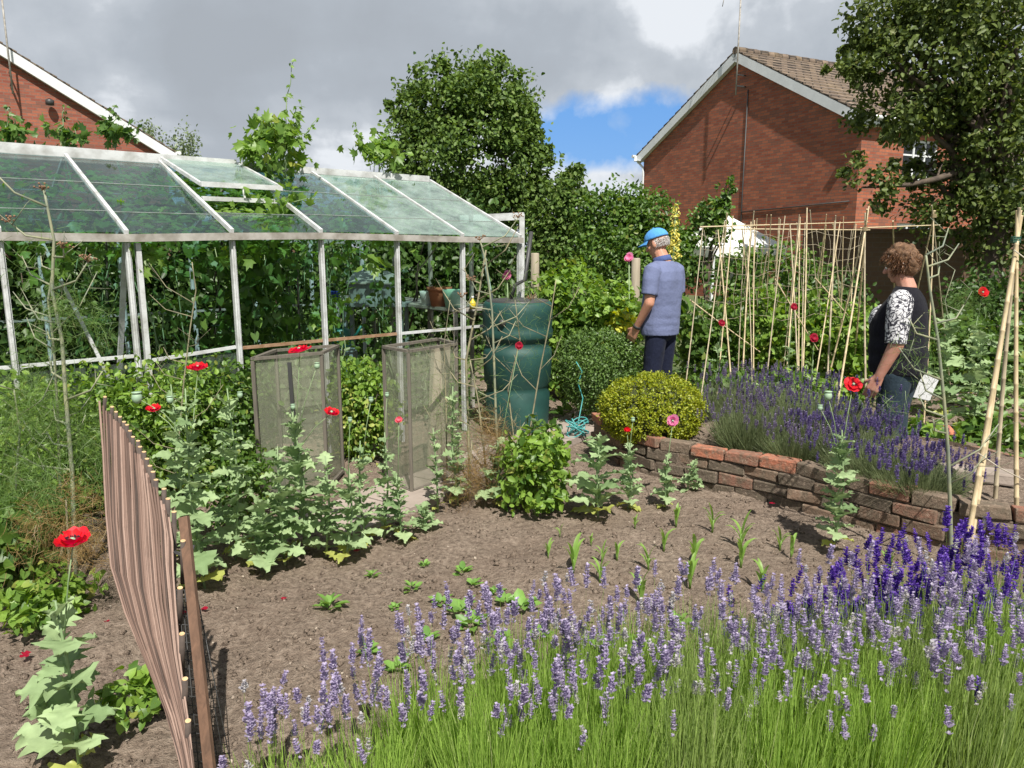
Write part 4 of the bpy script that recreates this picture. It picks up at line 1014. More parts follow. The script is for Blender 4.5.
def brickwall(label, path, courses, z0=-0.03, gap=.008, lean=0.0):
    t = thing('brick_edging', label, 'wall', path[0], 0)
    path = [V(p) for p in path]; seg = [(path[i+1]-path[i]).length for i in range(len(path)-1)]; tot = sum(seg)
    def P(s):
        i = 0
        while i < len(seg)-1 and s > seg[i]: s -= seg[i]; i += 1
        d = (path[i+1]-path[i]).normalized(); return path[i]+d*s, d
    bins = {}
    for c in range(courses):
        s = rnd(0, .1)-(.11 if c % 2 else 0)
        while s < tot-.1:
            L_ = rnd(.20, .222); q, d = P(max(0, s+L_/2)); top = c == courses-1
            if top and random.random() < .04: s += L_+gap; continue
            r_ = random.random()
            mt_ = M_BRTOP if top else M_BRLOW
            n = V((-d.y, d.x, 0))
            Mx = Matrix.Rotation(math.atan2(d.y, d.x)+rnd(-.06, .06)*(2.2 if top else 1), 3, 'Z') @ Matrix.Rotation(rnd(-.03, .03), 3, 'X') @ Matrix.Rotation(rnd(-.03, .03), 3, 'Y')
            bins.setdefault(mt_.name, (mt_, MB()))[1].box(q+n*rnd(-.012, .012)+V((0, 0, z0+c*.076+.034+lean*0)), (L_, .102, .066), Mx, .007)
            s += L_+gap
    for nm, (mt_, mb) in bins.items(): 
        o = mb.build('coping' if mt_ is M_BRTOP else 'brickwork', mt_, t, True); bv = o.modifiers.new('b', 'BEVEL'); bv.width = .006; bv.segments = 2
    return t
WP = [(0.66, 5.55, 0), (0.78, 5.15, 0), (0.98, 4.82, 0), (1.25, 4.60, 0), (1.52, 4.42, 0), (1.76, 4.18, 0), (1.96, 3.92, 0), (2.17, 3.67, 0), (2.46, 3.47, 0), (2.80, 3.32, 0)]
WPo = [V(p) for p in WP]
brickwall('curved low wall of old reddish bricks holding up the lavender bed', WP, 4)
MO = MB()
for i in range(len(WPo)-1):
    d_ = (WPo[i+1]-WPo[i]).normalized(); MO.bar(WPo[i]+V((0, 0, .10)), WPo[i+1]+V((0, 0, .10)), .07, .20)
tag(MO.build('earth_backing', M_SOIL), kind='structure')
w2 = [gd(915, 452), gd(960, 462), gd(1010, 478), gd(1075, 500)]
brickwall('short brick edging of the farther bed at the right of the picture', w2, 2, 0.0)
w3 = [gd(905, 470, .1), gd(965, 488, .1), gd(1040, 506, .1)]
# raised soil behind the wall
vs = [(p.x+.0, p.y+.0, .22) for p in WPo]+[(3.4, 3.9, .165), (2.9, 4.9, .165), (2.2, 5.3, .165), (1.3, 5.75, .165)]
import mathutils
from mathutils.geometry import intersect_point_line
def inpoly(x, y, poly):
    c = False; j = len(poly)-1
    for i in range(len(poly)):
        xi, yi = poly[i][0], poly[i][1]; xj, yj = poly[j][0], poly[j][1]
        if (yi > y) != (yj > y) and x < (xj-xi)*(y-yi)/(yj-yi)+xi: c = not c
        j = i
    return c
tag(soil_sheet('raised_soil', .6, 3.5, 3.1, 6.0, .03, .225, lambda x, y: inpoly(x, y, vs)), kind='structure')
sk = MB()
for i in range(len(WPo)-1, len(vs)-1):
    a, b = V(vs[i]), V(vs[i+1]); sk.quad((a.x, a.y, -.05), (b.x, b.y, -.05), (b.x, b.y, .235), (a.x, a.y, .235))
tag(sk.build('bank', M_SOIL), kind='structure')
# pale slab and loose pieces at right
for lab, px, py, sz, mt_, z, cat in (('long pale stone slab lying behind the brick wall at right', 972, 478, (.42, .16, .06), M_SLAB, .235, 'slab'),
                           ('pale stone in the far right vegetable bed', 962, 402, (.26, .18, .09), M_SLAB, 0, 'stone'),
                           ('pale concrete block between the cane rows', 772, 357, (.25, .16, .14), M_SLAB, 0, 'block')):
    q = gd(px, py, z); m = MB().box((0, 0, sz[2]/2), sz, Matrix.Rotation(R(-25), 3, 'Z'), .008); o = m.build('stone_slab' if cat == 'slab' else 'stone', mt_); o.location = q; tag(o, lab, cat)
    bv = o.modifiers.new('b', 'BEVEL'); bv.width = .012; bv.segments = 2
# broken terracotta pot on the bed edge
q = gd(930, 442, .12); t = thing('broken_pot', 'broken orange terracotta pot lying on its side by the far brick edging', 'pot', q, R(30))
m = MB(); n = 20
prof = [(.06, 0), (.085, .12), (.092, .12), (.095, .16), (.085, .16), (.055, .01)]
m.lathe(prof, n=n, capb=False, ax=Matrix.Rotation(R(75), 3, 'Y')); o = m.build('body', pmat('orange_clay', (.55, .20, .11), (.45, .16, .09), 9, .85), t)
bm = bmesh.new(); bm.from_mesh(o.data); bm.faces.ensure_lookup_table()
bmesh.ops.delete(bm, geom=[f for f in bm.faces if f.calc_center_median().z > .055 and f.calc_center_median().y > -.02], context='FACES'); bm.to_mesh(o.data); bm.free()
# hose coil
q = gd(577, 440); t = thing('garden_hose', 'small coil of thin blue-green hose on the paving by the water butt', 'hose', q)
m = MB(); pts = []
for i in range(260):
    a = i*.23; r = .065+.018*math.sin(a*.37+1)+.008*math.sin(a*1.7); pts.append((r*math.cos(a)*1.05, r*math.sin(a)*.7, .10+.075*math.sin(a*1.03+.5)*math.cos(a*.11)+.0))
m.tube(pts, .005, 5); m.tube([(-.02, .04, .02), (.02, .12, .12), (.06, .2, .3), (.02, .22, .42), (.05, .2, .52), (0.0, .2, .60)], .005, 5)
m.build('coil', pmat('blue_green_plastic', (.03, .25, .24), (.10, .36, .36), 20, .4), t)

# ------------------------------------------------------------------ box balls and shrubs in front
q = gd(652, 445, .16); c = V((1.0, 5.42, 0))
k = 5.1/FPX; ctr = at(652, 407, 5.10)
shrub('golden_box', 'clipped yellow-green box ball in front of the man', 'shrub', (ctr.x, 5.10, .2), [(0, 0, ctr.z-.02, 53*k, .30, 37*k), (0, 0, ctr.z-.05, 49*k, .29, 33*k)], 24000, M_GOLD, T_OVAL, clumps=1500, size=(.012, .021), spread=.045, shell=.95, out=1.2, up=.8, droop=-.2)
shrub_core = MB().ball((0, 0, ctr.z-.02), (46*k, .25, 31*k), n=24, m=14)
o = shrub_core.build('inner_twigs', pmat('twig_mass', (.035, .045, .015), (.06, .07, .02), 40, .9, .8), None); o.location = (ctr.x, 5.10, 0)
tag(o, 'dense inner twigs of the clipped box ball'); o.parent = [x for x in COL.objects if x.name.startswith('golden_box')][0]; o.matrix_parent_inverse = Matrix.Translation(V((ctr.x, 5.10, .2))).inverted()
ctr = at(598, 364, 6.25); k = 6.25/FPX
shrub('clipped_box', 'rounded dark green box shrub at the left of the man', 'shrub', (ctr.x, 6.25, 0), [(0, 0, ctr.z, 42*k, .36, 34*k), (.0, 0, ctr.z-.16, 34*k, .32, 30*k)], 13000, M_BOXG, T_OVAL, clumps=900, size=(.016, .028), spread=.09, shell=.88, out=1.1, up=.6)
# currant / philadelphus bushes behind the box shrub
for lab, px, py, D, rx, rz, n, mt_ in (('bright green currant bush between the box shrub and the hedge', 570, 300, 7.4, 36, 36, 3400, M_MINT), ('currant bush with yellowing leaves directly left of the man', 612, 318, 7.0, 32, 34, 2600, M_MINT), ('leafy bush behind the water butt', 540, 320, 7.8, 30, 40, 2200, M_LAWN)):
    c = at(px, py, D); k = D/FPX
    shrub('currant_bush', lab, 'bush', (c.x, D, 0), [(0, 0, c.z, rx*k, .34, rz*k), (0, 0, c.z*.5, rx*k*.8, .3, c.z*.5)], n, mt_, T_HEART, clumps=n//14, size=(.035, .065), spread=.18, shell=.5, up=.8)
c = at(622, 322, 6.75); shrub('yellow_shrub', 'small patch of yellow-leaved shrub by the man’s hand'.replace('’', "'"), 'shrub', (c.x, 6.75, 0), [(0, 0, c.z, .13, .1, .10)], 110, leafmat('leaf_yellow', (.45, .50, .05), (.62, .62, .08), None, .4), T_HEART, clumps=30, size=(.03, .06), spread=.3, shell=.2)
# yellow-green bush between the mesh cages
c = gd(362, 480); k = 5.2/FPX; cc = at(362, 400, 5.25)
shrub('bushy_plant', 'yellow-green bushy plant between the two mesh cages', 'plant', (cc.x, 5.25, 0), [(0, 0, cc.z+.1, .25, .2, .22), (0, 0, cc.z-.1, .26, .22, .25), (0, 0, .18, .22, .2, .18)], 2600, M_MINT, T_OVAL, clumps=260, size=(.03, .055), spread=.2, shell=.4)
foliage('withered_leaves', M_YEL, [x for x in COL.objects if x.name.startswith('bushy_plant')][-1], 260, [(cc.x, 5.15, .30, .22, .2, .22)], T_OVAL, clumps=60, size=(.03, .05), spread=.3, shell=.4)
# mint and weeds filling the left in front of the greenhouse
def leafy(name, label, px, py, D, rx, h, n, mat, T=T_OVAL, size=(.025, .05), group=None, cat='plant', ry=.3, **kw):
    c = at(px, py, D); k = D/FPX
    return shrub(name, label, cat, (c.x, D, 0), [(0, 0, h*.70, rx*k, ry, h*.30), (0, 0, h*.35, rx*k*.95, ry*.95, h*.36)], n, mat, T, group, smat=M_STEM, clumps=n//12, size=size, spread=.2, shell=.35, **kw)
G1 = 'bushy green herbs in front of the greenhouse'
leafy('mint_plant', 'dense mint patch at the left edge below the greenhouse glass', 10, 450, 3.9, 66, .80, 4600, M_MINT, group=G1)
leafy('mint_plant', 'dense mint patch under the bare fennel stems', 95, 440, 4.15, 66, .80, 4600, M_MINT, group=G1)
leafy('mint_plant', 'bright mint patch below the double greenhouse post', 165, 410, 4.35, 54, .84, 4200, M_MINT, group=G1)
leafy('mint_plant', 'leafy herb at the foot of the second greenhouse post', 226, 420, 4.6, 50, .80, 4000, M_LAWN, group=G1)
leafy('nettle_plant', 'darker leafy plant low at the left picture edge', 14, 520, 3.2, 44, .42, 1300, M_LAWN, T_HEART, (.035, .06), cat='plant')
leafy('geranium', 'low green plant beside the bare soil at far left', 40, 570, 2.85, 50, .16, 520, M_MINT, T_HEART, (.025, .045), ry=.22)
leafy('herb_plant', 'small weedy herb behind the willow screen foot', 128, 655, 2.2, 40, .16, 240, M_MINT, T_HEART, (.022, .04), ry=.16)
leafy('herb_plant', 'leafy herb between screen and poppies', 235, 470, 3.9, 30, .45, 900, M_LAWN, group=G1)
leafy('potato_plant', 'bushy light green plant in the middle edge of the bare bed', 535, 478, 4.15, 34, .46, 1500, M_MINT, T_OVAL, (.035, .065), ry=.2)
leafy('potato_plant', 'leafy top shoot beside the bushy plant by the water butt', 545, 450, 4.5, 18, .5, 320, M_LAWN, T_OVAL, (.03, .06), ry=.15)
# ------------------------------------------------------------------ fennel
def fennel(label, path, rad, br, n_f=0, haze=None, mat=M_DRY, seedhead=False, group='fennel plants', px=None):
    t = thing('fennel_plant', label, 'fennel', path[0], 0, group)
    m = MB(); L_ = len(path)-1
    P = [V(p) for p in path]
    fine = []
    for i in range(L_): 
        fine += [P[i].lerp(P[i+1], j/3) for j in range(3)]
    fine.append(P[-1])
    m.tube(fine, [rad*(1-.55*i/len(fine)) for i in range(len(fine))], 7)
    tips = []
    for i in range(2, len(fine)):
        for _ in range(br):
            if random.random() < .55:
                l = rnd(.10, .32); a = random.choice((0, PI))+rnd(-.9, .9); e = fine[i]+V((math.cos(a)*l*.8, math.sin(a)*l*.5, l*rnd(.3, .9)))
                mid = fine[i].lerp(e, .5)+V((math.cos(a)*.03, 0, -.02)); m.tube([fine[i], mid, e], [rad*.55, rad*.42, rad*.25], 5); tips.append((mid, e))
                for _ in range(2):
                    f = mid.lerp(e, rnd(.2, .9)); g_ = f+V((rnd(-.10, .10), rnd(-.06, .06), rnd(-.02, .11))); m.tube([f, g_], [rad*.22, rad*.10], 4)
                    if random.random() < .6: m.tube([g_, g_+V((rnd(-.05, .05), rnd(-.03, .03), rnd(0, .06)))], [rad*.1, rad*.06], 4)
    m.build('stem', mat, t, True)
    if haze:
        mt_, bl, n, ln = haze
        Pp, D, Nn, S = cloud(n, bl, clumps=max(4, n//90), spread=.35, shell=.1, size=ln, up=.2)
        blades('fronds', mt_, t, Pp, Pp+D*S[:, None], .0016, .2, 2)
    if seedhead:
        for (a, e) in tips[-4:]+[(P[-1], P[-1])]:
            mm = MB(); mm.ball(e, .004, n=5, m=4)
            for j in range(12):
                q = e+V((rnd(-.03, .03), rnd(-.03, .03), rnd(.0, .03))); mm.tube([e, q], .0012, 3); mm.ball(q, .005, n=5, m=4)
            mm.build('seed_head', pmat('seed_brown', (.24, .14, .08), None, 10, .9), t, True)
    return t
M_FEN = pmat('fennel_stem', (0.17, 0.20, 0.15), (0.30, 0.30, 0.18), 12, .6)
M_FROND = leafmat('fennel_frond', (.07, .14, .03), (.17, .28, .07), (.24, .22, .10), .3)
M_FRONDB = leafmat('fennel_dry_frond', (.20, .12, .05), (.34, .23, .09), (.22, .24, .08), .3)
def blob(px, py, D, rx, rz, ry=.12): b = pxblob(px, py, D, rx, rz); return (b[0], b[1], b[2], b[3], ry, b[5])
fennel('tall bare fennel stem crossing the left greenhouse bays', [gd(76, 585), at(72, 470, 3.3), at(66, 400, 3.3), at(62, 340, 3.3), at(52, 290, 3.3), at(54, 240, 3.3), at(44, 190, 3.3)], .011, 1, haze=(M_FROND, [blob(60, 310, 3.3, 60, 60), blob(90, 330, 3.3, 50, 40)], 900, (.05, .11)), mat=M_FEN, seedhead=True)
fennel('second fennel stem at the far left, leaning right', [gd(62, 575), at(60, 480, 3.4), at(58, 420, 3.4), at(54, 350, 3.4), at(48, 300, 3.4), at(55, 255, 3.4)], .008, 1, haze=(M_FROND, [blob(40, 480, 3.2, 60, 50, .2), blob(75, 430, 3.4, 50, 50, .2)], 3600, (.05, .10)), mat=M_FEN)
fennel('feathery green fennel rising at the left picture edge', [gd(18, 560), at(16, 480, 3.3), at(20, 430, 3.3), at(14, 390, 3.3)], .007, 1, haze=(M_FROND, [blob(20, 420, 3.3, 50, 46, .2), blob(30, 500, 3.1, 40, 40, .15), blob(120, 470, 3.5, 26, 50, .12)], 5200, (.04, .09)), mat=M_FEN)
fennel('thin dry stem between the first two greenhouse posts', [gd(172, 520), at(178, 450, 3.9), at(184, 380, 3.9), at(190, 330, 3.9), at(196, 290, 3.9), at(192, 262, 3.9)], .005, 1, haze=(M_FROND, [blob(190, 400, 3.9, 20, 40)], 200, (.04, .08)))
fennel('low bronze fennel tuft at the foot of the left herbs', [at(70, 585, 2.9), at(68, 540, 2.9), at(66, 500, 2.9)], .006, 0, haze=(M_FRONDB, [blob(65, 520, 2.9, 50, 36, .14), blob(100, 560, 2.75, 26, 26, .1)], 1500, (.04, .08)))
fennel('rust brown fennel tuft beside the right mesh cage', [gd(468, 500), at(470, 470, 4.25), at(472, 440, 4.25)], .006, 0, haze=(M_FRONDB, [blob(476, 480, 4.25, 30, 26, .14), blob(500, 450, 4.3, 28, 40, .14)], 3600, (.04, .09)))
fennel('dry fennel with many pale stems in front of the water butt', [gd(500, 490), at(496, 420, 4.5), at(494, 360, 4.5), at(492, 310, 4.5), at(486, 262, 4.5), at(480, 240, 4.5)], .009, 1, haze=(M_FROND, [blob(500, 400, 4.5, 46, 60), blob(520, 330, 4.5, 40, 50), blob(450, 430, 4.5, 22, 50)], 700, (.05, .10)), seedhead=True, mat=M_FEN)
fennel('pale dry fennel stalk left of the water butt', [gd(470, 488), at(468, 420, 4.6), at(466, 360, 4.6), at(478, 300, 4.6), at(486, 250, 4.6)], .010, 1, haze=(M_FROND, [blob(465, 420, 4.6, 26, 60)], 500, (.05, .10)))
fennel('crooked pale fennel stalk crossing the middle of the water butt', [gd(512, 494), at(514, 440, 4.7), at(508, 390, 4.7), at(520, 340, 4.7), at(515, 300, 4.7)], .006, 1)
fennel('short dry fennel stalk low before the water butt', [gd(488, 498), at(484, 450, 4.4), at(478, 400, 4.4), at(470, 360, 4.4)], .008, 1, haze=(M_FRONDB, [blob(490, 470, 4.4, 30, 30)], 700, (.05, .09)))
fennel('slim dry fennel stem at the right side of the water butt', [gd(528, 492), at(530, 430, 4.6), at(540, 370, 4.6), at(550, 320, 4.6), at(556, 280, 4.6)], .006, 1, haze=(M_FROND, [blob(540, 330, 4.6, 24, 50)], 120, (.05, .09)))
fennel('thin dry stem inside the right mesh cage', [at(447, 470, 4.4), at(446, 400, 4.4), at(444, 345, 4.4), at(450, 300, 4.4)], .004, 1)
fennel('grey-green fennel stem standing in front of the woman', [gd(952, 575), at(950, 500, 3.3), at(948, 450, 3.3), at(944, 400, 3.3), at(938, 340, 3.3), at(930, 290, 3.3), at(926, 255, 3.3)], .010, 1, haze=(M_FROND, [blob(912, 340, 3.3, 36, 50, .1), blob(930, 400, 3.3, 60, 20, .1)], 260, (.04, .09)), mat=M_FEN)
fennel('airy fennel plant behind the woman near the garden wall', [at(950, 330, 6.8), at(945, 300, 6.8), at(955, 270, 6.8)], .006, 1, haze=(M_FROND, [blob(965, 310, 6.8, 40, 28, .2)], 900, (.06, .12)), mat=M_FEN)

# ------------------------------------------------------------------ poppies
def poppy_leaf(L_, Wd, wav=.12, seed=0, yellow=False):
    """one lobed, ruffled leaf mesh along +y"""
    rr = random.Random(seed); nseg = 16; vs = []; fs = []
    for i in range(nseg+1):
        t = i/nseg; prof = (math.sin(PI*min(1, t*.95+.05))**.7)*(.62+.38*math.sin(PI*min(1, t*1.2)))
        lob = 1+.36*math.sin(t*9*PI)+rr.uniform(-.22, .22)
        y = L_*t; zc = L_*(.18*t-.45*t*t)
        for sx in (-1, -.55, 0, .55, 1):
            e = abs(sx); w_ = Wd*prof*sx*(lob if e > .9 else 1)
            zz = zc+(.10*Wd*e if e < .9 else .10*Wd+wav*Wd*math.sin(t*22+sx*2+seed)*1.0)+(-.02*L_ if e == 0 else 0)
            vs.append((w_, y+(rr.uniform(-.02, .02)*L_ if e > .9 else 0)+(.05*L_*e*(1 if i < nseg else 0)), zz))
    for i in range(nseg):
        for j in range(4): a = i*5+j; fs.append((a, a+1, a+6, a+5))
    return vs, fs
def petals(m, c, r, nrm, open_=.55, n=5, seed=0):
    """ruffled bowl of overlapping petals"""
    rr = random.Random(seed); q = V(nrm).normalized().to_track_quat('Z', 'Y').to_matrix()
    for k in range(n):
        a0 = 2*PI*k/n+rr.uniform(-.15, .15); wd = 2*PI/n*.72; sc = rr.uniform(.85, 1.1)*(1 if k % 2 else .92)
        vs = []; ns, nr = 9, 5
        for i in range(nr+1):
            t = i/nr; rad = r*sc*(t**.8)*open_*1.35; z = r*sc*(1-open_)*1.3*t**1.6
            for j in range(ns):
                s_ = j/(ns-1)*2-1; ang = a0+s_*wd*(1 if t > .3 else t/.3)*.95
                ed = 1-.18*s_*s_; ruf = .09*r*math.sin(s_*9+k*2+seed)*t**3
                vs.append(V(c)+q @ V((math.cos(ang)*rad*ed, math.sin(ang)*rad*ed, z*ed+ruf+rr.uniform(-.02, .02)*r*t)))
        m.add(vs, [(i*ns+j, i*ns+j+1, (i+1)*ns+j+1, (i+1)*ns+j) for i in range(nr) for j in range(ns-1)], True)
M_FILA = pmat('dark_centre', (.03, .01, .02), None, 20, .7)
def flower(par, c, r, mat, nrm=(-.2, -.8, .5), open_=.6, seed=0, centre=True, name='flower', edge=None):
    m = MB(); petals(m, c, r, nrm, open_, 5, seed); petals(m, V(c)+V(nrm).normalized()*.004, r*.8, nrm, open_*.8, 4, seed+5); f = m.build(name, mat, par, True)
    if centre and r > .036:
        n_ = V(nrm).normalized(); mm = MB(); mm.ball(V(c)+n_*r*.25, r*.16, n=10, m=7)
        mm.build('seed_pod', M_POD, f, True)
        ms = MB(); q = n_.to_track_quat('Z', 'Y').to_matrix()
        for i in range(26):
            a = rnd(0, 2*PI); b = V(c)+n_*r*.12; e = V(c)+q @ V((math.cos(a)*r*.32, math.sin(a)*r*.32, r*rnd(.25, .38))); ms.tube([b, e], r*.012, 3); ms.ball(e, r*.035, n=5, m=4)
        ms.build('stamens', edge or M_FILA, f, True)
    return f
def poppy(label, base, h, nl=9, L_=.16, pods=(), flowers=(), seed=0, name='poppy_plant', cat='poppy', yellowlow=2, group='grey-green poppy plants', side=0, wid=.42, stemw=.006, leafmat_=None):
    """pods/flowers: (dx, dy, dz, radius[, mat, normal, open])  positions relative to the base"""
    t = thing(name, label, cat, base, rnd(-.0, .0), group); rr = random.Random(seed+77)
    nl = int(nl*2.3); L_ = L_*.88; yellowlow = min(yellowlow, 2)
    b = V(base); top = b+V((rr.uniform(-.03, .03), rr.uniform(-.03, .03), h))
    mid = b.lerp(top, .5)+V((rr.uniform(-.03, .03), 0, 0))
    sp = [b, b.lerp(mid, .5), mid, mid.lerp(top, .5), top]
    ms = MB(); ms.tube(sp, [stemw, stemw*.95, stemw*.85, stemw*.7, stemw*.5], 8)
    lm = MB(); ly = MB()
    for i in range(nl):
        f = (i+.5)/nl; z = .03+f*.90; p = b.lerp(top, z) ; p = V((p.x, p.y, b.z+h*z))
        a = i*2.399+seed; l = L_*(.98-.50*f)*rr.uniform(.65, 1.15)*(.7 if i < yellowlow else 1); vs, fs = poppy_leaf(l, l*wid, .16, rr.randint(0, 999))
        tilt = R(rr.uniform(-15, 45)+30*f); q = Matrix.Rotation(a, 3, 'Z') @ Matrix.Rotation(tilt, 3, 'X') @ Matrix.Rotation(rr.uniform(-.3, .3), 3, 'Y')
        (ly if i < yellowlow else lm).add([p+q @ V(v) for v in vs], fs, True)
    lm.build('leaves', leafmat_ or M_POPPY, t, True)
    if ly.v: ly.build('yellow_leaves', M_YEL, t, True)
    heads = list(pods)
    for pd in heads:
        e = b+V(pd[:3]); st = b.lerp(top, .75); k = st.lerp(e, .5)+V((0, 0, .03)); ms.tube([st, k, e], [stemw*.4, stemw*.32, stemw*.28], 6)
        r = pd[3]; ph = MB().lathe([(r*.25, -r*1.1), (r*.8, -r*.7), (r, 0), (r*.85, r*.7), (r*.55, r*.95), (r*.95, r*1.05), (r*.95, r*1.2), (0.001, r*1.25)], e, 12)
        ph.build('seed_pod', M_POD, t, True)
    for i, fl in enumerate(flowers):
        e = b+V(fl[:3]); st = b.lerp(top, .7); k = st.lerp(e, .6)+V((0, 0, .02)); ms.tube([st, k, e], [stemw*.45, stemw*.34, stemw*.3], 6)
        flower(t, e, fl[3], fl[4], fl[5] if len(fl) > 5 else (-.1, -.5, .8), fl[6] if len(fl) > 6 else .6, seed+i)
    ms.build('stem', M_STEM, t, True)
    return t
def rel(b, px, py, D): p = at(px, py, D); return (p.x-b.x, p.y-b.y, p.z-b.z)
b = gd(80, 772); Db = b.y
poppy('large poppy plant with yellowing leaves in the bottom left corner', b, .54, 9, .20, flowers=[(*rel(b, 73, 545, Db+.02), .058, M_RED, (.05, -.12, 1), .66)], seed=3, yellowlow=2, wid=.5)
b = gd(205, 590)
poppy('big clump of poppy leaves just right of the willow screen', b, .92, 16, .20, pods=[(*rel(b, 137, 398, b.y), .022), (*rel(b, 170, 400, b.y), .014)], flowers=[(*rel(b, 154, 411, b.y), .038, M_RED, (.1, -.3, .9), .6), (*rel(b, 198, 370, b.y+.3), .056, M_RED, (0, -.1, 1), .7)], seed=8, wid=.42)
b = gd(236, 560); poppy('second tall poppy plant with drooping leaves beside the willow screen', b, .86, 14, .19, pods=[(*rel(b, 240, 395, b.y), .013)], seed=18, wid=.45)
b = gd(182, 560); poppy('poppy plant standing behind the willow screen posts', b, .88, 13, .18, seed=28)
b = gd(262, 570); poppy('low sprawling poppy plant left of the mesh cage foot', b, .34, 9, .20, seed=38, yellowlow=3)
b = gd(304, 552)
poppy('bushy poppy plant with two crimson flowers before the left mesh cage', b, .74, 16, .19, pods=[(*rel(b, 317, 366, b.y), .014), (*rel(b, 293, 407, b.y), .012)], flowers=[(*rel(b, 300, 352, b.y), .06, M_RED, (-.2, -.05, 1), .8), (*rel(b, 331, 414, b.y), .046, M_RED, (.3, -.2, .9), .7)], seed=12)
b = gd(326, 556); poppy('broad poppy plant at the foot of the left mesh cage', b, .52, 10, .17, seed=48, yellowlow=1)
b = gd(366, 545); poppy('poppy plant before the yellow-green bush', b, .56, 12, .14, pods=[(*rel(b, 371, 400, b.y), .012)], seed=22)
b = gd(402, 540); poppy('slim poppy plant with one small pink flower by the right mesh cage', b, .36, 10, .13, flowers=[(*rel(b, 399, 420, b.y), .022, leafmat('petal_rose', (.65, .08, .12), (.75, .16, .2), None, .3), (0, -.7, .5), .7)], seed=5)
b = gd(346, 560); poppy('poppy plant between the two clumps before the yellow-green bush', b, .46, 11, .16, pods=[(*rel(b, 350, 420, b.y), .011)], seed=101)
b = gd(384, 538); poppy('upright poppy plant just left of the right mesh cage', b, .58, 12, .13, pods=[(*rel(b, 387, 395, b.y), .011)], seed=102)
b = gd(438, 512); poppy('thin poppy plant before the front of the right mesh cage', b, .50, 10, .11, seed=103)
b = gd(285, 565); poppy('leafy poppy plant between the big clump and the crimson poppies', b, .60, 13, .17, seed=104)
b = gd(425, 530); poppy('small low poppy leaning right at the bed corner', b, .13, 6, .12, seed=15, yellowlow=0)
b = gd(458, 505); poppy('tall grey-green poppy against the right mesh cage', b, .72, 14, .12, seed=25, wid=.5)
b = gd(498, 505); poppy('poppy plant with narrow leaves before the water butt', b, .40, 9, .16, flowers=[(*rel(b, 519, 346, b.y+.2), .024, M_CRIM, (0, -.8, .4), .8)], seed=35, yellowlow=3)
b = gd(598, 518); poppy('large wavy-leaved poppy with yellow lower leaves before the box ball', b, .50, 11, .26, seed=45, wid=.30, yellowlow=3)
b = gd(628, 510); poppy('poppy with a small red flower in front of the box ball', b, .40, 9, .14, pods=[(*rel(b, 633, 420, b.y), .012)], flowers=[(*rel(b, 627, 431, b.y), .03, M_RED, (0, -.6, .6), .5)], seed=55)
b = gd(665, 508); poppy('small poppy with a pink and white flower against the golden box', b, .32, 8, .12, flowers=[(*rel(b, 673, 421, b.y+.1), .038, M_PINKF, (-.3, -.8, .3), .8)], seed=65)
b = gd(688, 492); poppy('small poppy rosette beside the curved brick wall', b, .20, 7, .12, seed=75, yellowlow=0)
b = gd(834, 548)
poppy('tall poppy plant with a seed pod before the right end of the wall', b, .62, 13, .19, pods=[(*rel(b, 828, 396, b.y), .02), (*rel(b, 820, 408, b.y), .013)], flowers=[(*rel(b, 853, 385, b.y+.1), .042, M_RED, (-.1, -.75, .6), .85, M_CREAM)], seed=71)
def poppy_far(label, px, py, D, h, seed, **kw):
    c = at(px, py, D); return poppy(label, V((c.x, D, 0)), h, 14, .27, seed=seed, **kw)
poppy_far('grey-green poppy plant right of the woman', 975, 400, 5.9, .85, 81); poppy_far('grey-green poppy plant farther behind the woman', 945, 380, 6.6, .95, 82)
c = at(982, 293, 7.2); poppy('poppy with an orange-red flower near the garden wall at right', V((c.x, 7.2, 0)), .85, 8, .2, flowers=[(0, 0, c.z, .06, M_RED, (0, -.8, .5), .7)], seed=83)
poppy_far('big leaved poppy near the right picture edge', 1012, 300, 6.6, 1.0, 84)
# flowers among the background plants
for i, (lab, px, py, D, r, mt_) in enumerate((('dusky red poppy low among the bean canes', 793, 307, 6.6, .034, M_CRIM), ('crimson poppy beside the woman among the lavender', 813, 338, 5.6, .034, M_CRIM), ('dark red poppy between the cane rows', 721, 323, 6.6, .032, M_CRIM))):
    c = at(px, py, D); poppy(lab, V((c.x, D, 0)), c.z*.8, 7, .16, flowers=[(0, -.02, c.z, r, mt_, (0, -.8, .5), .8)], seed=90+i)
# pink thistle-like blooms
for lab, px, py, D in (('pink bloom on a tall stem beside the man, below his cap peak', 629, 258, 6.9), ('small magenta bloom behind the water butt top', 507, 276, 6.6)):
    c = at(px, py, D); t = thing('pink_flower', lab, 'flower', (c.x, D, 0), 0, 'tall pink blooms'); flower(t, c, .045, M_PINKF, (-.3, -.8, .4), .8, 3, False)
    MB().tube([(c.x+.03, D+.02, 0), (c.x+.02, D, c.z*.6), c], .006, 6).build('stem', M_STEM, t, True)
    foliage('leaves', M_LAWN, t, 30, [(c.x+.02, D, c.z*.5, .1, .1, c.z*.35)], T_LONG, clumps=12, size=(.08, .13))
# mullein spike
c = at(674, 250, 8.6); t = thing('yellow_mullein', 'tall yellow flower spike behind the man', 'flower', (c.x, 8.6, 0)); zt = at(674, 203, 8.6).z
MB().tube([(c.x, 8.6, 0), (c.x, 8.6, zt)], [.014, .006], 6).build('stem', M_STEM, t, True)
foliage('florets', leafmat('floret_yellow', (.70, .62, .05), (.8, .75, .25), None, .3), t, 420, [(c.x, 8.6, (c.z-.1)+(zt-c.z+.1)*(i+.5)/8, .055-.003*i, .055-.003*i, .05) for i in range(8)], T_OVAL, clumps=160, size=(.02, .035), spread=.3, shell=.8)
foliage('leaves', M_LAWN, t, 60, [(c.x, 8.6, .5, .2, .2, .5)], T_OVAL, clumps=30, size=(.12, .2))
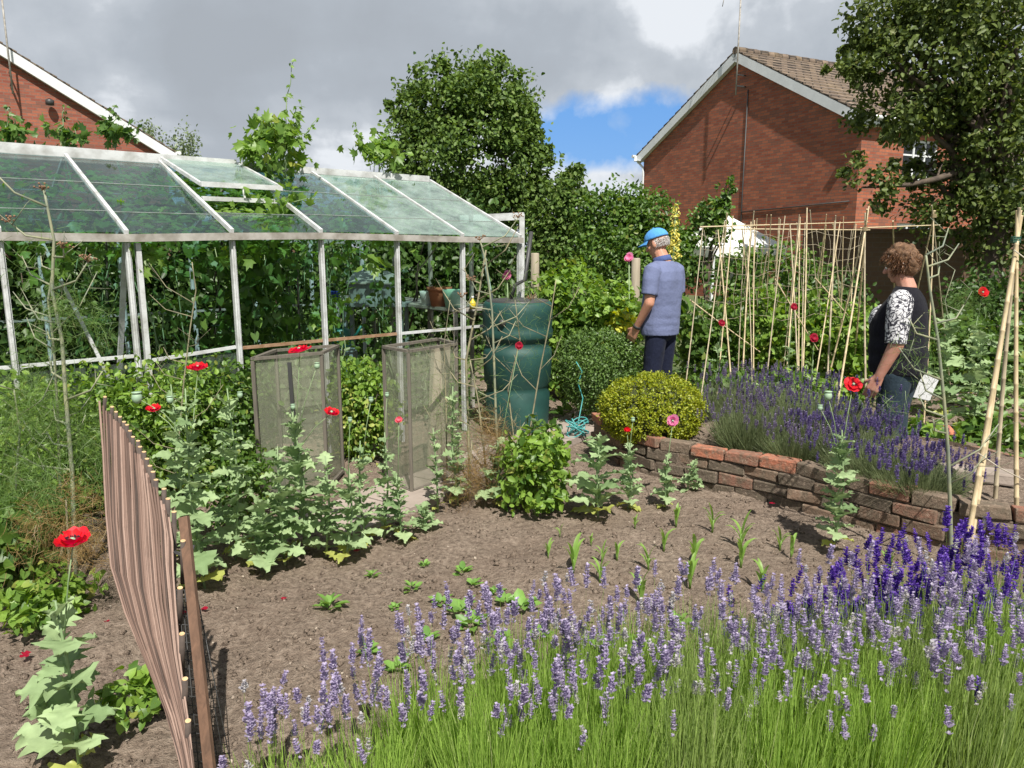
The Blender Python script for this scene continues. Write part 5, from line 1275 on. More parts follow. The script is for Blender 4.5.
# fallen petals
for i, (px, py) in enumerate(((284, 602), (27, 657), (25, 660), (357, 553), (345, 560), (363, 528), (388, 527), (205, 612), (183, 616), (772, 506), (107, 625))):
    q = gd(px, py); m = MB(); 
    vs = []; r = rnd(.012, .02)
    for a in range(10): vs.append(V((math.cos(a*PI/5)*r*rnd(.8, 1.1), math.sin(a*PI/5)*r*.8*rnd(.8, 1.1), rnd(0, .008))))
    m.add([V((0, 0, 0))]+vs, [(0, 1+a, 1+(a+1) % 10) for a in range(10)], True); o = m.build('fallen_petal', M_CRIM); o.location = (q.x, q.y, .014); tag(o, 'crimson poppy petal fallen flat on the bare soil', 'petal', 'fallen poppy petals')

# ------------------------------------------------------------------ seedlings in the bare bed
def cornproto(seed, h=.12, nb=5, wd=.016):
    rr = random.Random(seed); m = MB(); m.tube([(0, 0, 0), (rr.uniform(-.005, .005), 0, h*.5)], [.005, .004], 6)
    for i in range(nb):
        a = rr.uniform(0, 2*PI) if i else 0; a = i*PI+rr.uniform(-.5, .5); L_ = h*rr.uniform(.7, 1.15); vs = []; n = 6; dv_ = V((math.cos(a), math.sin(a), 0)); sd = V((-dv_.y, dv_.x, 0)); z0 = h*(.1+.1*i); out = rr.uniform(.25, .6)
        for j in range(n+1):
            t_ = j/n; c = dv_*L_*out*t_**1.4+V((0, 0, z0+L_*(t_*.9-.45*out*t_*t_*t_*1.6))); w_ = wd*(math.sin(PI*(t_*.85+.15))**.6)*.5*(1-t_**4*.6)
            vs += [c-sd*w_+V((0, 0, w_*.5)), c-V((0, 0, 0)), c+sd*w_+V((0, 0, w_*.5))]
        fs = []
        for j in range(n): fs += [(3*j, 3*j+1, 3*j+4, 3*j+3), (3*j+1, 3*j+2, 3*j+5, 3*j+4)]
        m.add(vs, fs, True)
    return m.mesh('corn')
CM = [cornproto(s) for s in range(5)]
M_CORN = leafmat('corn_leaf', (.14, .26, .05), (.26, .42, .10), None, .4); 
for me in CM: me.materials.append(M_CORN)
corn = [(573, 575, 1.3), (600, 582, 1.0), (617, 562, .8), (591, 548, .5), (641, 600, 1.2), (676, 528, 1.0), (712, 535, 1.1), (664, 550, 1.0), (648, 572, 1.0), (694, 562, 1.2), (690, 587, 1.2), (741, 548, 1.3), (741, 566, 1.2), (635, 530, .6), (560, 535, .5), (667, 502, .7), (602, 566, .7), (791, 560, 1.0), (762, 592, 1.1), (888, 575, 1.0), (548, 560, .7), (780, 548, .9)]
for i, (px, py, s) in enumerate(corn):
    q = gd(px, py); o = bpy.data.objects.new('corn_seedling', CM[i % 5]); COL.objects.link(o); o.location = (q.x, q.y, soilh(q.x, q.y)); o.scale = (s*1.05,)*3; o.rotation_euler.z = rnd(0, 6.28)
    tag(o, 'young sweetcorn seedling with upright strap leaves in the bare soil', 'seedling', 'sweetcorn seedlings in rows')
def beetmesh(seed):
    rr = random.Random(seed); P = []; D = []; S = []
    for i in range(11):
        a = i*2.4+seed; P.append((math.cos(a)*rr.uniform(.0, .02), math.sin(a)*rr.uniform(0, .02), rr.uniform(.006, .035))); D.append((math.cos(a), math.sin(a), rr.uniform(.1, .9))); S.append(rr.uniform(.03, .06))
    P, D, S = np.array(P), np.array(D), np.array(S); return leafmesh('beet', P, D, np.tile([0, 0, 1.], (11, 1))+D*-.2+rng.normal(size=(11, 3))*.25, S, T_OVAL)
BM = [beetmesh(s) for s in range(4)]; M_BEET = leafmat('seedling_leaf', (.11, .24, .05), (.20, .36, .08), None, .35)
for me in BM: me.materials.append(M_BEET)
def seedling(i, px, py, s, label, group, cat='seedling'):
    q = gd(px, py); o = bpy.data.objects.new('beet_seedling', BM[i % 4]); COL.objects.link(o); o.location = (q.x, q.y, soilh(q.x, q.y)-.008); o.scale = (s*1.1,)*3; o.rotation_euler.z = rnd(0, 6.28)
    tag(o, label, cat, group)
for i, (px, py, s) in enumerate([(330, 610, 1.1), (412, 592, .8), (440, 604, .9), (460, 615, 1.2), (472, 628, 1.2), (498, 648, 1.2), (523, 608, 1.3), (506, 600, .9), (372, 575, .6), (424, 566, .6), (463, 572, .8), (474, 584, .7), (496, 590, .7), (368, 655, .9), (400, 668, .9), (640, 655, 1.1), (600, 650, 1.0), (680, 622, 1.0), (428, 640, .8), (540, 640, .9), (395, 610, .5)]):
    seedling(i, px, py, s, 'small round-leaved green seedling in the bare soil', 'round-leaved seedlings in the bare bed')

# ------------------------------------------------------------------ lavender
def spikemesh(seed, h=.05, r=.0075, nw=7):
    rr = random.Random(seed); P = []; D = []; S = []
    for i in range(nw):
        z = h*(i/(nw-1))**.92; rad = r*(1.0-.45*(i/(nw-1)))*(1.0 if i else .6)
        if i == 0 and rr.random() < .35: z -= .008
        for j in range(7):
            a = j*2*PI/7+rr.uniform(-.3, .3); P.append((math.cos(a)*rad*.25, math.sin(a)*rad*.25, z)); D.append((math.cos(a), math.sin(a), rr.uniform(.3, 1.6))); S.append(rad*rr.uniform(.9, 2.1))
    P, D, S = map(np.array, (P, D, S)); 
    return leafmesh('spike', P, D, np.tile([0, 0, 1.], (len(P), 1)), S, T_OVALF)
T_OVALF = (np.array([(0, 0, 0), (.38, .4, .05), (.28, .9, .1), (0, 1, -.1), (-.28, .9, .1), (-.38, .4, .05)]), [(0, 1, 2, 3), (0, 3, 4, 5)])
SPK = [spikemesh(s, rnd(.035, .065), rnd(.0055, .0082), 7+s % 3) for s in range(6)]
SPD = [spikemesh(s+20, rnd(.045, .07), rnd(.0075, .009), 8+s % 3) for s in range(6)]
SPW = [spikemesh(s+40, rnd(.025, .04), rnd(.006, .008), 5) for s in range(4)]
M_LAVW = leafmat('flower_faded', (.38, .36, .40), (.52, .50, .50), (.5, .48, .34), .3)
for l_, mm_ in ((SPK, M_LAVP), (SPD, M_LAVD), (SPW, M_LAVW)):
    for me in l_: me.materials.append(mm_)
def lavender(label, c, rx, ry, hf, hs, nleaf, nst, spk, mix=0.0, z0=0.0, wst=.0032, group='lavender plants of the front hedge', leafm=M_LAVG, lean=.16, sc=1.0, merged=False, mixw=.12, flm=None):
    t = thing('lavender_plant', label, 'lavender', (c[0], c[1], z0), 0, group)
    th = rng.uniform(0, 2*PI, nleaf); rr_ = np.sqrt(rng.random(nleaf))
    rx_, ry_ = rr_*np.cos(th), rr_*np.sin(th)
    root = np.stack([c[0]+rx_*rx*.8, c[1]+ry_*ry*.8, np.full(nleaf, z0)], 1)
    hh = hf*rng.uniform(.35, 1.15, nleaf)*(1-.15*rr_)
    tip = root+np.stack([rx_*rx*lean*1.4+rng.normal(size=nleaf)*.03, ry_*ry*lean*1.4+rng.normal(size=nleaf)*.03, hh], 1)
    blades('foliage', leafm, t, root, tip, rng.uniform(.0016, .0042, nleaf)*sc, .07, 3)
    # flower stems
    th = rng.uniform(0, 2*PI, nst); rr_ = np.sqrt(rng.random(nst)); ax, ay = rr_*np.cos(th), rr_*np.sin(th)
    root = np.stack([c[0]+ax*rx*.85, c[1]+ay*ry*.85, np.full(nst, z0)], 1)
    hh = hs*(1-.5*rng.random(nst)**1.5)
    tip = root+np.stack([ax*rx*lean*2+rng.normal(size=nst)*.035, ay*ry*lean*2+rng.normal(size=nst)*.035, hh], 1)
    blades('flower_stems', leafm, t, root, tip, np.full(nst, wst), .06, 3)
    tilt = tip-root
    if merged:
        allv = []; mats = []; vv = []; ff = []; base = 0
        cache = {}
        for i in range(nst):
            me = random.choice(spk); 
            if me.name not in cache:
                a = np.empty(len(me.vertices)*3, dtype=np.float32); me.vertices.foreach_get('co', a); l_ = np.empty(len(me.loops), dtype=np.int32); me.loops.foreach_get('vertex_index', l_); cache[me.name] = (a.reshape(-1, 3), l_)
            a, l_ = cache[me.name]; vv.append(a*sc+tip[i]); ff.append(l_+base); base += len(a)
        fl = np.concatenate(ff); o = link('flower_spikes', meshnp('spikes', np.concatenate(vv), fl, np.arange(len(fl)//4)*4), flm, t, True)
        return t
    for i in range(nst):
        r_ = random.random(); me = random.choice(SPW) if r_ < mixw else random.choice(SPD if r_ < mixw+mix else spk)
        o = bpy.data.objects.new('flower_spike', me); COL.objects.link(o); o.parent = t; CH.setdefault(t.name, []).append(o)
        o.location = V(tip[i])-V((c[0], c[1], z0)); dz = V(tilt[i]).normalized(); o.rotation_euler = (-dz.y*.9+rnd(-.1, .1), dz.x*.9+rnd(-.1, .1), rnd(0, 6)); s_ = rnd(.8, 1.25)*sc; o.scale = (s_, s_, s_)
    return t
# front hedge: pale lilac plants left to right, then the violet ones standing behind them at right
front = [(-.62, 1.78, .13, .10, .16, .34, 60, 16), (-.40, 1.80, .14, .11, .22, .42, 90, 18), (-.25, 1.98, .15, .12, .26, .46, 170, 22), (-.02, 1.84, .17, .13, .29, .44, 330, 26), (.06, 2.08, .16, .12, .30, .47, 330, 28),
         (.24, 1.86, .17, .13, .30, .42, 380, 30), (.34, 2.12, .16, .13, .32, .46, 360, 30), (.50, 1.88, .17, .13, .32, .43, 400, 32), (.62, 2.14, .17, .13, .33, .47, 380, 30), (.76, 1.90, .17, .13, .33, .44, 420, 32),
         (.90, 2.16, .17, .13, .35, .48, 400, 32), (1.03, 1.92, .17, .13, .36, .46, 420, 34), (1.20, 2.16, .18, .14, .38, .52, 400, 36), (1.32, 1.92, .17, .13, .38, .50, 380, 34), (1.50, 2.14, .17, .14, .40, .54, 360, 34), (1.62, 1.95, .16, .13, .4, .52, 300, 24)]
M_LAVG2 = leafmat('lavender_sage', (.17, .25, .08), (.36, .49, .14), (.52, .56, .30), .38)
flab = ['wispy lavender at the foot of the willow screen', 'sparse lavender just right of the willow screen', 'thin lavender before the bare soil, third plant from the left', 'pale lavender with short stems, near the lower left middle',
        'pale lavender behind it, reaching over the round-leaved seedlings', 'lavender at the bottom edge left of centre', 'lavender before the row of round seedlings, back row', 'lavender at the bottom edge, centre of the picture', 'lavender in the back row, centre of the picture',
        'lavender at the bottom edge right of centre', 'lavender in the back row right of centre, under the corn seedlings', 'pale lavender low at the bottom right', 'full lavender in the back row right of the tall poppy', 'pale lavender second from the right at the bottom edge', 'tall lavender near the right edge, back row', 'lavender cut off by the bottom right corner']
for i, (x, y, rx, ry, hf, hs, nl_, ns_) in enumerate(front):
    lavender(flab[i], (x, y), rx*1.15, ry*1.15, hf*(1.2 if i < 10 else 1.08), hs, int(nl_*5.2), int(ns_*(1.9 if i < 5 else 1.4)), SPK, mix=.0+.08*(i > 9), leafm=M_LAVG if (i < 7 or i in (9, 11, 14)) else M_LAVG2, mixw=.22)
back = [(.93, 2.52, 8), (1.12, 2.42, 20), (1.28, 2.62, 26), (1.42, 2.42, 34), (1.55, 2.70, 30), (1.72, 2.48, 40), (1.88, 2.70, 34)]
bl_ = ['single small violet lavender nearest the corn seedlings', 'violet lavender left of the tall poppy stem', 'deep violet lavender just below the tall poppy', 'deep violet lavender right of the tall poppy', 'deep violet lavender before the leaning canes', 'deep violet lavender at the foot of the leaning canes', 'deep violet lavender at the right picture edge']
for i, (x, y, ns_) in enumerate(back):
    lavender(bl_[i], (x, y), .17, .15, (.16, .17, .19, .22, .25, .28, .31)[i], (.22, .24, .28, .32, .36, .40, .44)[i], 420+60*i, int(ns_*1.35), SPD, leafm=M_LAVGREY if i < 2 else M_LAVG2, group='violet lavender plants behind the front hedge', mixw=.05, sc=1.1)
M_LAVD2 = leafmat('flower_violet_far', (.11, .08, .22), (.20, .15, .34), (.3, .24, .36), .3); M_LAVP2 = leafmat('flower_lilac_far', (.17, .14, .22), (.28, .23, .36), (.3, .26, .25), .3)
# raised bed lavender
rb = [(752, 430, 4.75, .24, .38), (775, 410, 5.2, .30, .44), (818, 415, 4.85, .32, .44), (845, 440, 4.45, .26, .30), (882, 455, 4.10, .28, .28), (920, 470, 3.85, .22, .24), (800, 450, 4.50, .22, .26), (742, 400, 5.5, .26, .42), (860, 420, 4.85, .20, .28)]
rl = ['grey-green lavender beside the golden box ball', 'lavender in the raised bed behind the first one', 'tall hazy lavender in the middle of the raised bed', 'violet lavender behind the tall poppy', 'violet lavender at the woman\'s feet', 'low lavender at the right end of the raised bed', 'low lavender along the brick wall top', 'faded lavender left of the cane rows', 'violet lavender under the woman\'s hand']
for i, (px, py, D, r_, h) in enumerate(rb):
    c = at(px, py, D)
    lavender(rl[i], (c.x, D), r_, r_*.8, (h-.04)*.8, (h-.04)*1.05, 3000, 110, SPD if i in (3, 4, 5, 8) else SPK, z0=.21, leafm=M_LAVGREY, group='lavender plants in the raised bed', merged=True, flm=(M_LAVD2 if i in (3, 4, 5, 8, 2) else M_LAVP2), lean=.32, sc=.85)

# ------------------------------------------------------------------ vegetable rows behind
for i, (lab, px, py, D, rx, h, n, mt_) in enumerate((('leafy sweet pea row behind the first bean canes', 712, 300, 7.6, 34, .95, 1900, M_LAWN), ('bean plants climbing the middle canes', 760, 300, 7.8, 36, 1.05, 2000, M_MINT), ('bean plants behind the poppies and canes', 812, 300, 7.6, 36, 1.05, 2000, M_MINT),
      ('leafy plants left of the woman behind the cane wigwam', 858, 310, 7.2, 30, .95, 1500, M_MINT), ('dark leafy row beneath the garden wall', 925, 330, 7.8, 40, .75, 1500, M_LAWN), ('bright leafy clump beneath the right canes', 1000, 335, 7.6, 44, .85, 1600, M_LAWN),
      ('low potato plants behind the raised bed', 800, 360, 6.4, 52, .42, 1500, M_MINT), ('low potato plants left of the canes', 730, 360, 6.7, 44, .40, 1200, M_LAWN), ('lettuce-like row behind the brick edging at right', 935, 425, 5.3, 34, .20, 700, M_MINT), ('low seedling row at the right edge', 1000, 425, 5.6, 40, .18, 500, M_LAWN), ('small weeds on the soil right of the canes', 1005, 445, 4.9, 30, .12, 260, M_LAWN))):
    leafy('vegetable_row', lab, px, py, D, rx, h, n, mt_, T_HEART, (.04, .07), cat='vegetables', group='vegetable rows behind the raised bed')
lh = leafy('wild_shrub', 'tall dark shrub behind the bean canes under the gazebo', 770, 270, 9.6, 60, 1.55, 3000, M_LAWN, cat='shrub', size=(.06, .09))
lh = leafy('wild_shrub', 'dark shrub against the garden wall left of the woman', 830, 280, 10.2, 40, 1.25, 1600, M_DARK, cat='shrub', size=(.06, .09))
lh = leafy('wild_shrub', 'ivy-dark shrub below the right tree', 1000, 300, 9.2, 60, 1.2, 2600, M_DARK, cat='shrub', size=(.06, .09))
# ground cover
gm = []
n = 5200
X = rng.uniform(-4.5, 8, n); Y = rng.uniform(6.2, 11, n); k_ = ~((X > -3.2) & (X < .2) & (Y < 6.5)) & (np.hypot(X-1.22, Y-6.15) > .5)
P = np.stack([X, Y, np.full(n, .0)+rng.uniform(0, .12, n)], 1)[k_]
tag(link('ground_cover', leafmesh('gc', P, norm(rng.normal(size=P.shape)*[1, 1, .3]+[0, 0, .5]), norm(rng.normal(size=P.shape)*.4+[0, 0, 1]), rng.uniform(.05, .11, len(P)), T_OVAL), M_LAWN), 'low green weeds covering the ground between the beds', 'weeds', kind='stuff')

# ------------------------------------------------------------------ bamboo canes
def cane(t, a, b, r=.007, mat=M_CANE, name='cane'):
    a, b = V(a), V(b); L_ = (b-a).length; n = max(4, int(L_/.14)); pts = []; rad = []
    off = V((rnd(-1, 1), rnd(-1, 1), 0))*.006*L_
    for i in range(n+1):
        u = i/n; c = a.lerp(b, u)+off*math.sin(PI*u); rr_ = r*(1-.35*u)
        for du, k_ in ((-.012, 1), (0, 1.22), (.012, 1)):
            uu = u+du*.14/L_*3
            if 0 <= uu <= 1: pts.append(a.lerp(b, uu)+off*math.sin(PI*uu)); rad.append(rr_*k_)
    return MB().tube(pts, rad, 7).build(name, mat, t, True)
def foot(px, py, top, D): # follow the photo line down to the ground at distance D
    return at(px, py, D)
bf = thing('bean_frame', 'long frame of thin bamboo canes with string netting behind the raised bed', 'cane frame', (2.4, 7.1, 0))
CL_ = [(703, 226, 689, 352), (727, 213, 713, 364), (733, 216, 722, 340), (754, 211, 737, 382), (751, 222, 744, 360), (767, 252, 752, 340), (785, 216, 770, 352), (779, 218, 773, 340), (807, 208, 803, 347), (810, 210, 822, 345), (800, 222, 790, 345), (826, 225, 815, 340), (835, 221, 829, 342), (833, 224, 841, 340), (840, 222, 822, 335), (855, 222, 836, 332), (718, 230, 728, 350), (742, 228, 752, 356), (790, 224, 796, 350), (893, 221, 893, 252)]
for i, (x0, y0, x1, y1) in enumerate(CL_):
    dt = 7.6 if i % 2 else 7.1; db = 8.0 if i % 2 else 6.7
    a = at(x0, y0, dt); b_ = at(x1, y1, db); d_ = (b_-a); s = (a.z+.02)/(a.z-b_.z); cane(bf, a+d_*s, a, rnd(.0065, .010), M_CANE if i % 3 else M_CANE2)
for j_ in range(16):
    xa = rnd(702, 858); a = at(xa, rnd(214, 228), rnd(7.0, 7.9)); b_ = at(xa+rnd(-18, 14), rnd(335, 350), rnd(6.6, 8.0)); d_ = b_-a; s = (a.z+.02)/(a.z-b_.z); cane(bf, a+d_*s, a, rnd(.005, .008), M_CANE2 if j_ % 2 else M_CANE)
for (x0, y0, x1, y1, D) in ((700, 227, 868, 222, 7.3), (735, 229, 870, 230, 7.4), (860, 228, 940, 225, 7.2), (775, 279, 818, 350, 7.0), (815, 278, 852, 320, 7.1), (690, 300, 760, 352, 7.0)):
    cane(bf, at(x0, y0, D), at(x1, y1, D), .007, M_CANE)
st = MB()
for j, y in enumerate((234, 246, 259, 272, 286, 300, 316)):
    x0, x1 = 700, 862; n = 14; pts = [at(x0+(x1-x0)*i/n, y+3*math.sin(i*1.1+j)+2*(i % 2), 7.25) for i in range(n+1)]; st.tube(pts, .0022, 4)
for j in range(16):
    x = 704+j*10.4; pts = [at(x+2*math.sin(i*1.3+j), 230+i*11, 7.25) for i in range(9)]; st.tube(pts, .0018, 4)
st.build('netting', pmat('jute_string', (.42, .36, .26), None, 20, .9), bf, True)
def wigwam(label, topx, topy, D, feet, r=.008, over=.12, tie=None):
    top = at(topx, topy, D); t = thing('cane_wigwam', label, 'cane wigwam', (top.x, top.y, 0), 0)
    for i, (fx, fy, Df) in enumerate(feet):
        f = at(fx, fy, Df); d_ = (top-f).normalized(); k_ = -f.z/d_.z; f = f+d_*k_
        cane(t, f, top+d_*over*rnd(.4, 1)+V((rnd(-.01, .01), rnd(-.01, .01), 0)), r*rnd(.85, 1.15), M_CANE if i % 3 != 2 else M_CANE2)
    m = MB()
    for j in range(4): m.tube([top+V((math.cos(a)*.02, math.sin(a)*.02, -.02+.008*j)) for a in [k_*PI/5 for k_ in range(11)]], .003, 4)
    m.build('tie', tie or pmat('twine', (.35, .28, .16), None, 20, .9), t, True)
    return t
wigwam('tied bamboo wigwam just left of the woman\'s head', 865, 228, 6.4, [(845, 354, 6.0), (857, 322, 6.9), (866, 337, 6.2), (836, 345, 6.6)], .010, .2)
wigwam('thin bamboo wigwam right of the woman\'s head', 934, 215, 6.6, [(929, 317, 6.4), (919, 284, 7.0), (944, 320, 7.0)], .008, .1)
ww = wigwam('tall pale bamboo wigwam at the right edge of the picture', 1016, 238, 3.75, [(966, 552, 3.42), (972, 540, 3.50), (994, 524, 3.75), (1017, 534, 3.55)], .0125, .18, pmat('green_twine', (.03, .12, .08), None, 20, .8))
p0 = at(978, 453, 3.47); MB().tube([p0, at(1000, 468, 3.5), at(1024, 480, 3.55), at(1060, 492, 3.6)], .003, 5).build('string', pmat('pale_string', (.5, .45, .36), None, 10, .9), ww, True)
MB().tube([at(1014, 250, 3.7), at(1030, 262, 3.7), at(1060, 300, 3.7)], .003, 5).build('string', MATS['pale_string'], ww, True)

# ------------------------------------------------------------------ willow screen in the foreground
hd = thing('willow_screen', 'brown willow rod screen seen edge on in the left foreground', 'screen', (at(190, 768, 1.8).x, 1.8, 0))
_m, _nt = newmat('willow_rods'); _g = N(_nt, 'ShaderNodeNewGeometry'); _p = N(_nt, 'ShaderNodeBsdfPrincipled'); _p.inputs['Roughness'].default_value = .75
_c = ramp(_nt, _g.outputs['Random Per Island'], [(0, (.04, .026, .02)), (.3, (.10, .06, .045)), (.6, (.21, .135, .105)), (1, (.33, .23, .185))])
_c = mixc(_nt, ramp(_nt, noise_n(_nt, 45, 4, .7), [(.5, 0.0), (.7, .3)]), _c, (.10, .07, .055)); _nt.links.new(_c, _p.inputs['Base Color']); finish(_nt, _p.outputs[0]); M_ROD2 = _m
M_ROD = leafmat('willow_rod', (.08, .05, .042), (.33, .23, .19), (.06, .045, .04), .0, .3, .7); M_ROD = M_ROD2
nrod = 38
Lpts = [at(98, 399, 2.55), at(103, 500, 2.40), at(113, 576, 2.22), at(141, 650, 2.02), at(172, 730, 1.84), at(186, 790, 1.74)]
Rpts = [at(178, 516, 2.18), at(171, 545, 2.14), at(176, 620, 2.0), at(184, 690, 1.88), at(191, 740, 1.80), at(197, 800, 1.72)]
def catm(P, u):
    n = len(P)-1; x = u*n; i = min(int(x), n-1); f = x-i; p0, p1, p2, p3 = P[max(i-1, 0)], P[i], P[i+1], P[min(i+2, n)]
    return ((2*p1)+(p2-p0)*f+(2*p0-5*p1+4*p2-p3)*f*f+(3*p1-p0-3*p2+p3)*f**3)*.5
DOTS = [(105, 397), (112, 407), (116, 412), (120, 417), (124, 422), (127, 425), (130, 431), (133, 437), (138, 441), (140, 447), (144, 452), (147, 459), (150, 466), (153, 472), (156, 480), (164, 489), (168, 499), (174, 512)]
rb_ = MB(); 
for i in range(nrod):
    v_ = i/(nrod-1); pts = []
    k_ = v_*(len(DOTS)-1); j = min(int(k_), len(DOTS)-2); f_ = k_-j
    tx = DOTS[j][0]*(1-f_)+DOTS[j+1][0]*f_-5; ty = DOTS[j][1]*(1-f_)+DOTS[j+1][1]*f_+3; tD = 2.55-.37*v_
    top = at(tx, ty+rnd(-2, 3), tD)
    for s_ in range(9):
        u = s_/8; a = catm(Lpts, u); b_ = catm(Rpts, u); q = a.lerp(b_, v_); w_ = max(0, 1-u*3.0); 
        if s_ == 0: q = top
        else: 
            q = q.lerp(top.lerp(catm(Lpts, .45).lerp(catm(Rpts, .45), v_), u/.45), max(0, 1-u/.45)*.9)
        pts.append(q+V((rnd(-.0012, .0012), rnd(-.003, .003), 0)))
    fine = []
    for s_ in range(8): fine += [pts[s_].lerp(pts[s_+1], t_/2) for t_ in range(2)]
    fine.append(pts[-1])
    rb_.tube(fine, [rnd(.0034, .0044)*(1-.4*j_/len(fine)) for j_ in range(len(fine))], 6)
rb_.build('rods', M_ROD, hd, True)
M_CUT = pmat('cut_wood', (.62, .44, .24), (.5, .33, .17), 60, .8)
M_STAKE = pmat('dark_bark', (.06, .045, .04), (.10, .075, .06), 30, .8)
for i, (dx, dy) in enumerate(DOTS+[(183, 541), (180, 588), (182, 634), (185, 679), (188, 721)]):
    if i < 18: D_ = 2.55-.37*i/17; dn = 26+i*5
    else: D_ = [2.10, 2.0, 1.93, 1.86, 1.80][i-18]; dn = 42
    p = at(dx, dy, D_+.004); d_ = at(dx-1+i*.05, dy+dn, D_+.03)
    o = MB().tube([d_, p], [.0062+.0001*i]*2, 8).build('stake', M_STAKE, hd, True)
    MB().tube([p, p+(p-d_).normalized()*.0015], [.0058+.0001*i]*2, 8).build('cut_end', M_CUT, o, True)
pt, pb = at(184, 517, 2.15), at(213, 800, 1.80)
MB().bar(at(216, 830, 1.76), pt, .028, .016, (0, 1, 0)).build('post', woodmat('hurdle_post', (.085, .048, .03), (.18, .10, .062), .8), hd, True)
MB().tube([at(158, 546, 2.2), at(176, 552, 2.14), at(192, 556, 2.12)], .004, 5).tube([at(174, 552, 2.12), at(190, 560, 2.10), at(194, 545, 2.12)], .004, 5).build('wire_tie', M_BLACKM, hd, True)
nm = MB()
A4 = [at(176, 590, 2.06), at(196, 590, 2.10), at(186, 800, 1.80), at(238, 800, 1.95)]
for i in range(24):
    u = i/23; a = A4[0].lerp(A4[2], u); b_ = A4[1].lerp(A4[3], u); nm.tube([a, b_], .0017, 4)
for i in range(8):
    u = i/7; a = A4[0].lerp(A4[1], u); b_ = A4[2].lerp(A4[3], u); nm.tube([a, b_], .0017, 4)
nm.build('plastic_netting', M_BLACKM, hd, True)
# ------------------------------------------------------------------ people
def remesh(mb, name, mat, parent, vox, smooth=2, disp=None, world=False):
    me = mb.mesh(name+'_raw'); o = bpy.data.objects.new(name, me); COL.objects.link(o)
    r = o.modifiers.new('r', 'REMESH'); r.mode = 'VOXEL'; r.voxel_size = vox; r.use_smooth_shade = True
    s = o.modifiers.new('s', 'SMOOTH'); s.iterations = smooth; s.factor = .6
    dg = bpy.context.evaluated_depsgraph_get(); dg.update()
    me2 = bpy.data.meshes.new_from_object(o.evaluated_get(dg)); me2.name = name
    bpy.data.objects.remove(o); 
    n = len(me2.vertices); co = np.empty(n*3, dtype=np.float32); me2.vertices.foreach_get('co', co); co = co.reshape(-1, 3)
    if disp is not None:
        no = np.empty(n*3, dtype=np.float32); me2.vertices.foreach_get('normal', no); no = no.reshape(-1, 3)
        d = np.array([disp(c) for c in co]); co = co+no*d[:, None]; me2.vertices.foreach_set('co', co.ravel())
    me2.polygons.foreach_set('use_smooth', np.ones(len(me2.polygons), dtype=bool)); me2.update()
    return link(name, me2, mat, parent, world)
def torso(m, rings, n=28):
    vs = []
    for (z, rx, ry, yo) in rings:
        for k in range(n):
            a = 2*PI*k/n; ca, sa = math.cos(a), math.sin(a); e = .82
            vs.append((math.copysign(abs(ca)**e, ca)*rx, yo+math.copysign(abs(sa)**e, sa)*ry, z))
    fs = [(i*n+k, i*n+(k+1) % n, (i+1)*n+(k+1) % n, (i+1)*n+k) for i in range(len(rings)-1) for k in range(n)]
    fs += [tuple(reversed(range(n))), tuple((len(rings)-1)*n+k for k in range(n))]
    m.add(vs, fs, True)
def hand(m, wrist, d, palm_n, L_=.18, curl=.5, side=1):
    """palm, four curled fingers and a side thumb; d forearm direction, palm_n the way the palm faces"""
    d = V(d).normalized(); pn = V(palm_n); pn = (pn-d*pn.dot(d)).normalized(); x = d.cross(pn)*side
    W_ = V(wrist)
    for i in (-1, 0, 1): m.capsule(W_+x*i*.014, W_+d*.085+x*i*.026, .020, .017, 10)
    for i, (off, l) in enumerate(((-.033, .070), (-.011, .080), (.011, .075), (.032, .058))):
        p = W_+d*.088+x*off; q = d; 
        for j in range(3):
            a = curl*(.55+.35*j); q = (q*math.cos(a*.6)+pn*math.sin(a*.6)).normalized(); e = p+q*l*(.45, .32, .25)[j]
            m.capsule(p, e, .0098-.0008*j, .0092-.0008*j, 8); p = e
    p = W_+d*.025-x*.030; q = (d*.7-x*.6+pn*.35).normalized(); e = p+q*.045; m.capsule(p, e, .014, .011, 8); e2 = e+(d*.85+pn*.45).normalized()*.035; m.capsule(e, e2, .0105, .009, 8)
def skinmat(name, c, c2):
    m, nt = newmat(name); p = N(nt, 'ShaderNodeBsdfPrincipled'); p.inputs['Roughness'].default_value = .5
    p.inputs['Subsurface Weight'].default_value = .12; p.inputs['Subsurface Radius'].default_value = (.01, .004, .002)
    nt.links.new(ramp(nt, noise_n(nt, 22, 5), [(.35, c), (.7, c2)]), p.inputs['Base Color']); nt.links.new(bumpn(nt, noise_n(nt, 160, 3), .15, .003), p.inputs['Normal']); finish(nt, p.outputs[0]); return m
M_SKIN = skinmat('skin_warm', (.46, .22, .14), (.54, .28, .19)); M_SKIN2 = skinmat('skin_pink', (.52, .27, .20), (.44, .20, .14))
